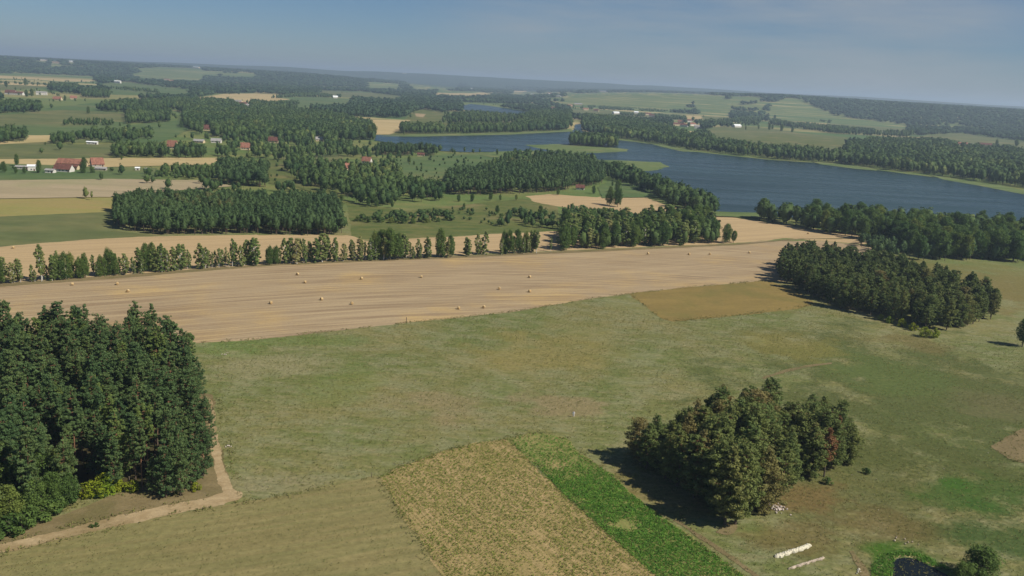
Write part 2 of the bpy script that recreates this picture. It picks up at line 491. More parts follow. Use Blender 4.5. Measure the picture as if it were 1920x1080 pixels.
def sheet(name, px, mat, jag=None, lift=None, smoothn=0):
    LAYER[0] += 1
    if smoothn:
        q = [np.array(p, float) for p in px]
        for _ in range(smoothn):
            r = []
            for i in range(len(q)):
                a, b = q[i], q[(i + 1) % len(q)]
                r += [a * .75 + b * .25, a * .25 + b * .75]
            q = r
        px = [tuple(p) for p in q]
    P = wpoly(px, jag, LAYER[0])
    dmean = np.mean([np.hypot(*p) for p in P])
    if dmean < 700: LAYER[1] += 1; z = .004 * LAYER[1]
    else: LAYER[2] += 1; z = .01 * LAYER[2]
    if lift is not None: z = lift
    vs = [Vector((p[0], p[1], 0)) for p in P]
    tr = tessellate_polygon([vs])
    V = [(v.x, v.y, z) for v in vs]
    F = []
    for t in tr:
        a, b, c = (vs[i] for i in t)
        F.append(t if (b - a).cross(c - a).z > 0 else (t[0], t[2], t[1]))
    return tag(mk(name, V, F, mat), kind='structure')

# far fields
FIELDS = []
def fieldpx(px, mat, **k):
    FIELDS.append(px)
    return sheet(k.pop('name', 'field'), px, M[mat], **k)

fieldpx([(-200, 128), (0, 138), (60, 139), (175, 144), (177, 153), (120, 153), (60, 149), (0, 147), (-200, 142)], 'tan')
fieldpx([(-200, 148), (0, 152), (90, 157), (92, 164), (0, 170), (-200, 168)], 'olive')
fieldpx([(-100, 150), (0, 153), (90, 159), (88, 162), (0, 158), (-100, 156)], 'tan')
fieldpx([(262, 142), (380, 141), (382, 151), (320, 151), (262, 149)], 'tan')
fieldpx([(180, 158), (240, 154), (310, 164), (360, 168), (350, 180), (210, 178), (205, 168)], 'green')
fieldpx([(372, 183), (420, 176), (480, 175), (525, 177), (522, 184), (550, 186), (555, 194), (470, 197), (372, 189)], 'tan')
fieldpx([(505, 192), (580, 180), (660, 186), (650, 198), (600, 200), (500, 205)], 'green')
fieldpx([(583, 146), (640, 147), (690, 151), (690, 156), (600, 153)], 'tan')
fieldpx([(755, 155), (830, 156), (862, 160), (855, 168), (790, 170), (765, 164)], 'tan')
fieldpx([(630, 140), (720, 144), (720, 148), (640, 145)], 'tan')
fieldpx([(480, 134), (545, 136), (540, 140), (485, 138)], 'tan')
fieldpx([(880, 158), (960, 162), (950, 166), (880, 163)], 'tan')
fieldpx([(690, 162), (750, 163), (745, 168), (690, 166)], 'olive')
fieldpx([(960, 170), (1010, 171), (1008, 176), (960, 175)], 'tan')
fieldpx([(820, 171), (900, 172), (930, 178), (860, 181), (815, 178)], 'tan')
fieldpx([(600, 170), (680, 172), (760, 182), (740, 188), (640, 182), (600, 178)], 'olive')
fieldpx([(678, 223), (760, 225), (772, 209), (800, 206), (835, 213), (832, 222), (960, 228), (1000, 240), (840, 240), (740, 256), (703, 256)], 'rough')
fieldpx([(680, 224), (770, 225), (765, 240), (730, 252), (703, 252)], 'tan')
fieldpx([(780, 213), (798, 214), (794, 220), (778, 218)], 'sand')
fieldpx([(1020, 176), (1050, 178), (1050, 184), (1022, 182)], 'tan')
fieldpx([(1060, 184), (1160, 186), (1320, 192), (1335, 203), (1260, 208), (1180, 204), (1100, 200), (1060, 196)], 'olive')
fieldpx([(1070, 205), (1200, 208), (1300, 216), (1290, 226), (1140, 222), (1060, 214)], 'olive')
fieldpx([(1308, 204), (1350, 203), (1366, 213), (1372, 224), (1320, 226), (1312, 215)], 'rough')
fieldpx([(1310, 204), (1348, 203), (1355, 209), (1325, 211)], 'tan')
fieldpx([(1278, 217), (1315, 215), (1318, 224), (1282, 225)], 'tan')
fieldpx([(1310, 252), (1340, 238), (1380, 236), (1440, 240), (1500, 250), (1592, 258), (1582, 276), (1545, 290), (1440, 277), (1345, 268), (1312, 260)], 'olive')
fieldpx([(1400, 262), (1450, 250), (1590, 262), (1580, 274), (1500, 276)], 'rough')
fieldpx([(1440, 216), (1480, 213), (1560, 226), (1700, 238), (1702, 247), (1640, 252), (1560, 245), (1500, 240), (1440, 232)], 'olive')
fieldpx([(1500, 226), (1550, 227), (1552, 234), (1505, 235)], 'tan')
fieldpx([(1720, 256), (1800, 250), (1905, 264), (2050, 280), (2050, 292), (1910, 284), (1840, 281), (1790, 276), (1740, 262)], 'olive')
# middle distance, left
fieldpx([(-300, 200), (0, 214), (180, 192), (215, 205), (240, 235), (340, 225), (352, 245), (300, 268), (0, 266), (-300, 250)], 'green')
fieldpx([(-300, 214), (0, 216), (120, 206), (235, 212), (240, 228), (0, 236), (-300, 232)], 'olive')
fieldpx([(-300, 268), (-20, 268), (60, 254), (100, 254), (95, 272), (210, 270), (206, 297), (0, 299), (-300, 296)], 'olive')
fieldpx([(-300, 262), (45, 266), (55, 254), (94, 254), (92, 266), (0, 271), (-300, 270)], 'tan')
fieldpx([(-300, 296), (0, 299), (210, 297), (420, 296), (395, 309), (190, 314), (0, 307), (-300, 302)], 'tan')
fieldpx([(-300, 300), (0, 307), (190, 314), (295, 316), (292, 336), (210, 337), (0, 339), (-300, 340)], 'green')
fieldpx([(-300, 340), (0, 339), (210, 336), (400, 339), (435, 350), (330, 358), (210, 370), (0, 373), (-300, 372)], 'pink')
fieldpx([(-300, 372), (0, 373), (216, 368), (212, 398), (0, 406), (-300, 410)], 'yellow')
fieldpx([(-300, 410), (0, 406), (212, 397), (217, 432), (300, 442), (120, 452), (0, 463), (-300, 480)], 'olive')
fieldpx([(500, 300), (560, 293), (600, 310), (620, 358), (655, 378), (640, 384), (560, 352), (505, 345)], 'rough')
fieldpx([(590, 292), (640, 290), (650, 312), (600, 318)], 'olive')
fieldpx([(650, 378), (760, 395), (980, 372), (1045, 385), (1050, 432), (940, 437), (800, 446), (660, 448)], 'rough')
fieldpx([(735, 300), (830, 290), (960, 285), (990, 296), (960, 300), (850, 320), (830, 345), (760, 352), (752, 320)], 'green')
fieldpx([(1120, 352), (1160, 330), (1215, 350), (1245, 370), (1130, 372)], 'green')
# lake, islands and shores
LAKE = [(703, 264), (704, 254), (760, 254), (870, 251), (960, 250), (1040, 246), (1076, 244), (1078, 234), (1090, 233), (1092, 246), (1150, 262),
        (1210, 269), (1300, 285), (1440, 300), (1540, 307), (1640, 319), (1780, 337), (1920, 362), (2140, 398), (2300, 450),
        (2100, 440), (1900, 432), (1600, 414), (1420, 406), (1345, 403), (1320, 385), (1250, 356), (1180, 330), (1150, 320), (1110, 300), (1050, 292),
        (960, 285), (880, 286), (830, 284), (780, 279), (740, 270)]
sheet('lake', LAKE, M['lake'], jag=2.5, lift=.62)
LAKE2 = [(866, 199), (882, 195), (920, 199), (965, 206), (1000, 212), (965, 218), (915, 212), (868, 206)]
sheet('lake', LAKE2, M['lake'], jag=3, lift=.62)
sheet('island', [(985, 272), (1010, 272), (1040, 271), (1080, 272), (1120, 275), (1150, 278), (1178, 281), (1176, 285), (1130, 287), (1090, 289), (1060, 289), (1030, 283), (1000, 277)], M['reed'], jag=6, lift=.66)
sheet('shore', [(1100, 300), (1150, 301), (1190, 303), (1240, 305), (1254, 313), (1235, 320), (1200, 324), (1160, 325), (1130, 318)], M['reed'], jag=5, lift=0.68)
sheet('shore', [(930, 285), (1010, 283), (1060, 290), (1110, 300), (1110, 312), (960, 300), (900, 292)], M['reed'], jag=2, lift=0.70)
for q in ([(1210, 267), (1250, 271), (1300, 281), (1312, 286), (1280, 285), (1240, 276)], [(1520, 303), (1590, 306), (1640, 316), (1645, 321), (1600, 317), (1540, 309)],
          [(1740, 328), (1800, 338), (1870, 348), (1920, 358), (1990, 372), (1990, 378), (1900, 362), (1840, 350), (1770, 338)],
          [(705, 256), (780, 253), (960, 248), (1070, 242), (1076, 247), (960, 253), (780, 257)],
          [(1330, 398), (1420, 400), (1450, 412), (1400, 409), (1345, 407)]):
    sheet('shore', q, M['reed'], jag=1.5, lift=0.72)
# stubble belt
STUB = [(-400, 600), (-400, 560), (0, 538), (480, 498), (1050, 473), (1380, 459), (1420, 452), (1540, 452), (1640, 462), (1600, 500), (1500, 530), (1440, 526), (1300, 538),
        (1120, 558), (960, 585), (740, 608), (480, 637), (375, 643), (200, 655), (-60, 680), (-400, 720)]
sheet('stubble_field', STUB, M['stubble'], jag=.5)
sheet('stubble_field', [(-400, 550), (-300, 490), (0, 463), (150, 450), (300, 443), (480, 440), (650, 441), (690, 452), (800, 446), (940, 438), (1050, 433), (1100, 430), (1170, 420), (1130, 394), (1060, 390), (1000, 378), (985, 368),
                 (1030, 364), (1120, 370), (1200, 366), (1250, 385), (1310, 400), (1345, 404), (1420, 414), (1520, 428), (1610, 440), (1660, 452), (1620, 458),
                 (1480, 447), (1380, 456), (1050, 470), (480, 495), (0, 535)], M['stubble_back'], jag=2.0)
sheet('path', [(-300, 548), (0, 531), (250, 514), (480, 495), (700, 486), (900, 478), (1050, 471), (1380, 457), (1500, 447), (1620, 446), (1620, 448), (1500, 449), (1380, 460),
                 (1050, 475), (900, 482), (700, 490), (480, 500), (250, 520), (0, 538), (-300, 556)], M['verge'], jag=.7)
sheet('path', [(380, 499), (500, 492), (640, 485), (760, 480), (900, 475), (900, 477), (760, 483), (640, 489), (500, 496), (380, 503)], M['sand'], jag=.5)
sheet('field', [(1180, 551), (1300, 538), (1440, 526), (1495, 545), (1530, 571), (1470, 583), (1400, 590), (1330, 597), (1260, 603), (1240, 597), (1215, 578), (1195, 562)], M['dry'], jag=1.2)
# foreground
sheet('forest_floor', [(-300, 1110), (-300, 640), (0, 660), (300, 680), (350, 700), (364, 760), (374, 850), (370, 885), (318, 915), (200, 915), (120, 945), (0, 990)], M['forest_floor'], jag=2)
sheet('verge', [(-300, 1110), (0, 1006), (130, 962), (200, 932), (330, 900), (360, 870), (356, 790), (352, 735), (398, 740), (412, 830), (428, 905), (445, 935), (200, 992), (0, 1036), (-300, 1130)], M['verge'], jag=1)
sheet('mown_field', [(-300, 1140), (0, 1040), (200, 990), (400, 950), (560, 925), (700, 893), (722, 896), (760, 962), (810, 1025), (860, 1080), (920, 1160), (-300, 1400)], M['mown'], jag=.4)
sheet('dirt_road', [(-300, 1105), (-100, 1055), (0, 1021), (100, 998), (200, 972), (300, 950), (390, 933), (425, 921), (452, 922), (450, 935), (420, 947), (300, 970), (200, 990), (100, 1014), (0, 1038), (-100, 1078), (-300, 1130)], M['sand'], jag=.5)
sheet('dirt_road', [(384, 742), (397, 750), (408, 820), (422, 880), (436, 912), (450, 926), (422, 930), (406, 900), (396, 850), (390, 800)], M['sand'], jag=.5)
CROP = [(712, 895), (760, 872), (830, 846), (900, 830), (950, 822), (1010, 880), (1060, 930), (1120, 985), (1200, 1055), (1290, 1140), (890, 1170), (835, 1080), (790, 1022), (745, 958)]
sheet('crop_field', CROP, M['crop'], jag=1.1)
GREENC = [(950, 824), (1000, 812), (1060, 820), (1085, 850), (1150, 893), (1180, 925), (1260, 985), (1340, 1040), (1400, 1085), (1480, 1150), (1290, 1142), (1200, 1055), (1120, 985), (1060, 930), (1010, 880)]
sheet('crop_field', GREENC, M['crop_green'], jag=1.1)
sheet('path', [(1262, 975), (1268, 974), (1340, 1020), (1400, 1062), (1450, 1100), (1442, 1102), (1392, 1066), (1330, 1022)], M['verge'], jag=.4)
sheet('sand_patch', [(1858, 838), (1885, 820), (1925, 802), (1990, 790), (2000, 880), (1925, 870), (1890, 860)], M['verge'], jag=.6)
sheet('sand_patch', [(1350, 990), (1362, 978), (1384, 984), (1380, 998), (1366, 1004), (1352, 1002), (1340, 998)], M['verge'], jag=.5, smoothn=1)
sheet('sand_patch', [(1592, 1034), (1600, 1033), (1612, 1050), (1626, 1068), (1632, 1090), (1618, 1088), (1606, 1060)], M['verge'], jag=.3)
sheet('path', [(1428, 708), (1470, 694), (1510, 685), (1560, 680), (1560, 682), (1512, 689), (1474, 698), (1432, 711)], M['verge'], jag=.4)
sheet('pond_bank', [(1632, 1100), (1636, 1062), (1655, 1043), (1690, 1036), (1720, 1040), (1755, 1056), (1780, 1064), (1800, 1100)], M['reed'], jag=.4, smoothn=1)
sheet('pond', [(1670, 1150), (1672, 1062), (1680, 1048), (1700, 1045), (1722, 1051), (1745, 1063), (1790, 1085), (1850, 1150)], M['pond'], jag=.3, smoothn=1)

sheet('pond_bank', [(1641, 1092), (1644, 1066), (1660, 1048), (1690, 1040), (1722, 1044), (1752, 1060), (1762, 1066), (1748, 1063), (1722, 1048), (1692, 1044), (1664, 1052), (1649, 1068), (1646, 1092)], M['tan'], jag=.2)

# ------------------------------------------------------------------ tree meshes
def cards(C, Nrm, size, rng, flat=0.0, k=3):
    """one small triangle per point; C centres, Nrm preferred normals"""
    n = len(C)
    r = rng.normal(size=(n, 3)); r[:, 2] *= (1 - flat)
    nn = Nrm + 0.75 * r / (np.linalg.norm(r, axis=1, keepdims=True) + 1e-9)
    nn /= np.linalg.norm(nn, axis=1, keepdims=True) + 1e-9
    a = np.cross(nn, rng.normal(size=(n, 3))); a /= np.linalg.norm(a, axis=1, keepdims=True) + 1e-9
    b = np.cross(nn, a)
    s = (size * rng.uniform(.6, 1.4, n))[:, None]
    V = np.stack([C + a * s, C - a * s * .5 + b * s * .7, C - a * s * .6 - b * s * .6], 1).reshape(-1, 3)
    T = np.arange(3 * n).reshape(-1, 3)
    return V, T

def clump(c, r, n, size, rng):
    d = rng.normal(size=(n, 3)); d /= np.linalg.norm(d, axis=1, keepdims=True)
    rad = rng.uniform(.35, 1.0, n) ** .5
    P = np.array(c) + d * rad[:, None] * np.array(r)
    nr = d / np.array(r); nr /= np.linalg.norm(nr, axis=1, keepdims=True)
    nr[:, 2] += .25
    return cards(P, nr, size, rng)

def tube(pts, rad, sides=6):
    V, F = [], []
    for i, (p, r) in enumerate(zip(pts, rad)):
        p = Vector(p)
        t = Vector(pts[min(i + 1, len(pts) - 1)]) - Vector(pts[max(i - 1, 0)])
        q = t.to_track_quat('Z', 'Y')
        for k in range(sides):
            a = 2 * math.pi * k / sides
            V.append(tuple(p + q @ Vector((math.cos(a) * r, math.sin(a) * r, 0))))
    for i in range(len(pts) - 1):
        for k in range(sides):
            a = i * sides + k; b = i * sides + (k + 1) % sides
            F.append((a, b, b + sides)); F.append((a, b + sides, a + sides))
    return np.array(V), np.array(F)

def join(parts):
    V, T, o = [], [], 0
    for v, t in parts:
        V.append(v); T.append(t + o); o += len(v)
    return np.vstack(V), np.vstack(T)

def make_pine(seed, H, cb, rmax, ncards, csz=.30):
    """tall trunk, whorled boughs carrying flattened needle clumps"""
    rng = np.random.default_rng(seed)
    lean = rng.normal(size=2) * .02
    ax = lambda z: np.array([lean[0] * z + .12 * math.sin(z * .5 + seed), lean[1] * z + .12 * math.cos(z * .43), z])
    zs = np.linspace(-.2, H * .97, 9)
    wood = [tube([ax(z) for z in zs], [0.2 * (1 - .88 * max(z, 0) / H) + .02 for z in zs], 7)]
    fol = []
    z = cb * H
    cl = []
    while z < H * .98:
        t = (z / H - cb) / (1 - cb)
        prof = (math.sin(math.pi * min(1, t * (.7 + .14 * (seed % 3)) + .2 - .03 * (seed % 3))) ** .75) * (1 - .25 * t)
        nb = rng.integers(3, 7)
        a0 = rng.uniform(0, 6.28)
        for k in range(nb):
            a = a0 + k * 6.283 / nb + rng.normal() * .3
            L = rmax * prof * rng.uniform(.5, 1.2) + .25
            b0 = ax(z)
            b1 = b0 + np.array([math.cos(a) * L, math.sin(a) * L, L * rng.uniform(.05, .4)])
            wood.append(tube([b0, (b0 + b1) / 2 + [0, 0, -.1], b1], [.06, .045, .02], 4))
            for q in ((1.0, .74, .45) if L > 1.5 else ((1.0, .6) if L > .9 else (1.0,))):
                c = b0 + (b1 - b0) * q
                c = c + rng.normal(size=3) * [.22, .22, .15]
                r = rng.uniform(.5, 1.05) * (.55 + .3 * L / rmax) * rmax / 3.3
                cl.append((c, (r * rng.uniform(.8, 1.3), r * rng.uniform(.8, 1.3), r * rng.uniform(.5, .85))))
        z += rng.uniform(.55, 1.05) * (H / 20) * 1.15
    cl.append((ax(H * .97), (.5, .5, .8)))
    tot = sum(c[1][0] ** 2 for c in cl)
    for c, r in cl:
        fol.append(clump(c, r, max(8, int(ncards * r[0] ** 2 / tot)), csz, rng))
    # a few dead twigs below the crown
    for _ in range(7):
        zz = rng.uniform(.35, cb) * H if cb > .36 else rng.uniform(.03, cb) * H
        a = rng.uniform(0, 6.28); L = rng.uniform(.4, 1.2)
        b0 = ax(zz); wood.append(tube([b0, b0 + [math.cos(a) * L, math.sin(a) * L, .1]], [.035, .01], 4))
    return join(wood), join(fol)

def make_broad(seed, H, cb, rmax, ncards, narrow=1.0, size=.27, trunk=.22, nl=None):
    rng = np.random.default_rng(seed)
    ax = lambda z: np.array([.2 * math.sin(z * .3 + seed), .2 * math.cos(z * .27 + seed), z])
    zs = np.linspace(-.2, H * .9, 8)
    wood = [tube([ax(z) for z in zs], [trunk * (1 - .88 * max(z, 0) / H) + .02 for z in zs], 7)]
    n = nl or 46
    cl = []
    for i in range(n):
        t = (i + rng.uniform(0, 1)) / n
        z = H * (cb + (1 - cb) * t * .96)
        prof = math.sin(math.pi * (t * .86 + .12)) ** .6
        a = i * 2.4 + rng.normal() * .4
        L = rmax * prof * rng.uniform(.25, .95)
        b0 = ax(z * .82 if z > 1 else z)
        c = ax(z) + np.array([math.cos(a) * L, math.sin(a) * L, 0])
        c[:2] *= 1
        wood.append(tube([b0, (b0 + c) / 2 + [0, 0, .1], c], [.07, .05, .02], 4))
        r = rmax * rng.uniform(.17, .40) * (.65 + .5 * prof)
        cl.append((c, (r * narrow ** .3, r * narrow ** .3, r * rng.uniform(.75, 1.25))))
    tot = sum(c[1][0] ** 2 for c in cl)
    fol = [clump(c, r, max(6, int(ncards * r[0] ** 2 / tot)), size, rng) for c, r in cl]
    return join(wood), join(fol)

class Proto:
    def __init__(s, name, H, wf, leafmat, barkmat):
        s.name, s.H = name, H
        (wv, wt), (fv, ft) = wf
        s.tm = fast_mesh('trunk', wv, wt, [barkmat])
        s.cm = fast_mesh('crown', fv, ft, [leafmat])
        s.root = None
    def place(s, x, y, h, rz, label, cat, group, crown_name='crown', wid=1.0, z=0.0):
        """first call makes the tree; later calls copy the thing and each part"""
        if s.root is None:
            r = empty(s.name, (x, y, z), rz); link_mesh('trunk', s.tm, r); link_mesh('crown', s.cm, r); s.root = r; s.kids = list(r.children)
            s.kids = [o for o in COL.objects if o.parent is r]
        else:
            r = s.root.copy(); COL.objects.link(r)
            for k in s.kids:
                c = k.copy(); COL.objects.link(c); c.parent = r
        r.location = (x, y, z); r.rotation_euler = (0, 0, rz)
        k = h / s.H
        r.scale = (k * wid, k * wid, k)
        for key in ('label', 'category', 'group'):
            if key in r: del r[key]
        return tag(r, label, cat, group)

def grid_pts(px, sp, seed, jit=.32, lim=(-160, 2080)):
    """roughly even planting inside a picture outline; returns x, y, row number from the front"""
    P = np.array([G(*p) for p in px])
    rng = np.random.default_rng(seed)
    lo, hi = P.min(0), P.max(0)
    ys = np.arange(lo[1] + sp * .3, hi[1], sp); xs = np.arange(lo[0] - sp, hi[0] + sp, sp)
    out = []
    for j, y in enumerate(ys):
        X = xs + (sp / 2 if j % 2 else 0) + rng.normal(size=len(xs)) * sp * jit
        Y = np.full(len(xs), y) + rng.normal(size=len(xs)) * sp * jit
        u, v = PX(X, Y)
        ok = pip(X, Y, [tuple(p) for p in P]) & (u > lim[0]) & (u < lim[1])
        for a, b in zip(X[ok], Y[ok]): out.append((a, b, j))
    return out

PN = [Proto('pine_tree', 20, make_pine(100 + i, 20, [.42, .36, .5, .3, .44, .25][i], [2.5, 2.8, 2.2, 2.9, 2.6, 2.4][i], 6500, .22), M['pine'], M['bark_p']) for i in range(6)]
PC = [Proto('pine_tree', 14, make_pine(200 + i, 14, [.14, .09, .12, .05][i], [2.9, 3.4, 2.6, 3.2][i], 7500, .22), M['copse'], M['bark_p']) for i in range(4)]
PF = [Proto('pine_tree', 17, make_pine(230 + i, 17, [.08, .14][i], [2.9, 2.6][i], 6500, .22), M['pine'], M['bark_p']) for i in range(2)]
PD = Proto('pine_tree', 14, make_pine(260, 14, .35, 2.2, 1500), M['dead'], M['bark_b'])
BR = [Proto('leafy_tree', 14, make_broad(300 + i, 14, [.12, .2, .1, .16][i], [4.2, 3.7, 4.6, 4.0][i], 6000, nl=80), M['broad'], M['bark_b']) for i in range(4)]
BI = [Proto('birch_tree', 13, make_broad(400 + i, 13, [.04, .09, .2][i], [1.7, 2.0, 1.5][i], [2600, 2900, 1500][i], size=.3, trunk=.13, nl=34), M['birchleaf'], M['bark_w']) for i in range(3)]
BU = [Proto('bush', 3, make_broad(500 + i, 3, .02, 1.7, 700, size=.2, trunk=.05, nl=16), M['bushleaf'], M['bark_b']) for i in range(2)]
BG = [Proto('bush', 3, make_broad(520 + i, 3, .02, 1.9, 700, size=.22, trunk=.05, nl=16), M['broad'], M['bark_b']) for i in range(2)]

PCAND = []
def stand(px, sp, seed, protos, hfun, cat, group, phrase, dead=0, front=None, wr=(.78, 1.05)):
    pts = grid_pts(px, sp, seed, .36)
    rng = random.Random(seed)
    for x, y, j in pts:
        u, v = PX(x, y)
        h = hfun(u, v, rng)
        p = rng.choice(protos)
        if front and rng.random() < .3:
            # at the lit edge of the stand the crowns reach the ground
            edge = not all(pip([x + dx], [y + dy], [G(*q) for q in px])[0] for dx, dy in ((0, -9), (9, 0)))
            if edge: p = rng.choice(front); h *= .82
        if dead and rng.random() < dead: p = PD; h *= .85
        PCAND.append(dict(x=x, y=y, j=j, u=float(u), h=h, h0=hfun(u, v, None), p=p, cat=cat, group=group, phrase=phrase, wid=rng.uniform(*wr), rz=rng.uniform(0, 6.28)))

def hf(base, var=.12, dip=None):
    def f(u, v, rng):
        h = base if not callable(base) else base(u, v)
        return h if rng is None else h * rng.uniform(1 - var, 1 + var)
    return f

stand([(-130, 1060), (-130, 672), (60, 678), (200, 690), (335, 700), (358, 722), (370, 765), (380, 850), (378, 892), (325, 928), (210, 925), (150, 918), (118, 962), (0, 1002)],
      5.3, 1, PN, hf(19.3, .22), 'pine', 'pines of the big wood at the left edge', 'in the big left wood', front=PF)
stand([(1166, 862), (1290, 835), (1440, 815), (1560, 832), (1602, 866), (1545, 903), (1482, 903), (1452, 955), (1400, 992), (1376, 992), (1325, 965), (1265, 918), (1180, 885)],
      4.5, 2, PC, hf(lambda u, v: float(np.interp(u, [1180, 1260, 1340, 1420, 1460, 1500, 1600], [11, 12.5, 17, 17.5, 12.5, 15.5, 12])), .12), 'pine', 'pines of the clump in the meadow', 'in the meadow clump', dead=.03, wr=(1.0, 1.3))
stand([(1458, 524), (1560, 576), (1680, 603), (1752, 626), (1862, 603), (1845, 566), (1760, 540), (1640, 508), (1520, 490), (1462, 500)],
      5.1, 3, PC, hf(13, .16), 'pine', 'pines of the long copse', 'in the long right copse', dead=.035, wr=(.9, 1.15))
for x_, y_, h_ in [(288, 926, 10), (312, 933, 14), (338, 930, 16), (362, 914, 13), (382, 893, 15), (386, 850, 17), (372, 748, 13)]:
    X_, Y_ = G(x_, y_)
    PCAND.append(dict(x=X_, y=Y_, j=-1, u=x_, h=h_, h0=15, p=PF[int(h_ * 2) % 2], cat='pine', group='pines of the big wood at the left edge', phrase='edging the big left wood', wid=.88, rz=x_ * .37))
PCAND.sort(key=lambda c: -(c['h'] / math.hypot(c['x'], c['y'])) + (1 if not -25 < c['u'] < 1945 else 0))
PSINGLE, PREST = PCAND[:300], PCAND[300:]
rows_ = {}
for c in PSINGLE: rows_.setdefault((c['group'], c['j']), []).append(c)
fr_ = {}
for g_, j_ in rows_: fr_.setdefault(g_, []).append(j_)
for (g_, j_), L in rows_.items():
    ri = sorted(fr_[g_]).index(j_) + 1
    L.sort(key=lambda c: -c['x'])
    for k, c in enumerate(L):
        q = c['h'] / c['h0']
        adj = 'brown dying' if c['p'] is PD else ('tall' if q > 1.06 else ('short' if q < .92 else 'green'))
        c['p'].place(c['x'], c['y'], c['h'], c['rz'], '%s pine %s, %s from right in %s row' % (adj, c['phrase'], ordn(k + 1), ordn(ri)), c['cat'], g_, wid=c['wid'])
print('pines', len(PSINGLE), len(PREST))

# birches and poplars of the roadside row
def row_base(x): return float(np.interp(x, [-100, 0, 250, 480, 700, 900, 1050, 1400], [543, 534, 513, 497, 488, 480, 472, 459]))
rowt = [(-40, 60, 1, 'w'), (3, 52, 1, 'w'), (22, 46, 1, ''), (34, 42, 1, ''), (60, 34, .8, ''), (77, 66, .8, 'n'), (88, 34, 1, ''), (103, 55, 1.3, 'w'), (120, 58, 1.6, 'w'), (132, 46, 1.3, 'w'), (150, 42, 1.3, 'w'),
        (160, 44, 1, 'w'), (175, 40, .8, 'n'), (190, 46, 1.3, 'w'), (205, 48, 1.3, 'w'), (217, 44, 1, 'w'), (234, 42, 1, ''), (249, 34, .8, 'n'), (259, 50, 1, ''), (273, 48, 1.3, 'w'), (286, 50, 1.2, 'w'),
        (300, 54, 1.2, 'w'), (310, 44, 1, ''), (324, 50, 1, ''), (337, 47, 1.2, ''), (352, 42, .7, 'n'), (374, 46, 1.2, ''), (386, 38, .9, 'n'), (398, 36, .6, 'n'), (411, 44, .8, 'n'), (424, 40, .6, 'n'),
        (436, 50, .7, 'n'), (452, 48, 1, ''), (464, 45, 1, ''), (476, 52, 1.2, ''),
        (506, 40, 1.2, 'w'), (518, 42, 1.1, 'w'), (534, 46, 1, ''), (545, 48, 1, ''), (557, 46, 1, ''), (569, 46, .8, 'n'), (580, 46, 1, ''), (592, 50, 1.1, ''), (605, 54, 1.3, ''), (613, 46, 1, ''),
        (628, 46, .8, ''), (644, 38, 1, ''), (659, 42, .9, ''), (674, 44, 1, ''), (684, 34, .7, 'n'), (702, 50, 1.1, 'w'), (715, 56, 1.5, 'w'), (731, 58, 1.6, 'w'), (746, 54, 1.5, 'w'), (757, 44, 1, ''),
        (769, 36, .8, 'n'), (784, 44, .9, ''), (800, 42, 1.1, ''), (826, 50, 1.2, 'w'), (844, 48, 1.2, 'w'), (874, 40, 1, ''), (895, 40, .9, ''), (909, 44, 1.1, ''),
        (944, 46, 1, 'w'), (955, 48, 1.2, 'w'), (970, 44, 1.2, 'w'), (985, 46, 1.2, 'w'), (1000, 48, 1.3, 'w'), (1032, 30, .7, 'n')]
rr = random.Random(5)
extra = []
for (x, hp, wd, kd) in rowt:
    if x < 900 or kd == 'w':
        extra.append((x + 5 + rr.uniform(-2, 2), hp * rr.uniform(.7, 1.0), rr.uniform(.7, 1.0), 'n' if rr.random() < .3 else ''))
        if kd == 'w': extra.append((x - 5 + rr.uniform(-2, 2), hp * rr.uniform(.6, .95), rr.uniform(.7, 1.0), ''))
rowt = sorted(rowt + extra)
for i, (x, hp, wd, kd) in enumerate(rowt):
    hp *= rr.uniform(.82, 1.1)
    by = row_base(x) - 1 + rr.uniform(-2, 2)
    X, Y = G(x, by); h = hp * CH / (by - hor(x))
    if kd == 'w':
        p = BR[rr.randrange(4)]; wid = wd * .55; nm = 'green'; h *= 1.05
    else:
        p = BI[2] if kd == 'n' else BI[rr.randrange(2)]; wid = wd * 1.25; h *= 1.05; nm = 'slim pale' if kd == 'n' else 'light green'
    p.place(X, Y, h, rr.uniform(0, 6.28), '%s tree in the roadside row by the stubble, %s from the left' % (nm, ordn(i + 1)), 'tree', 'trees of the roadside row', wid=wid)

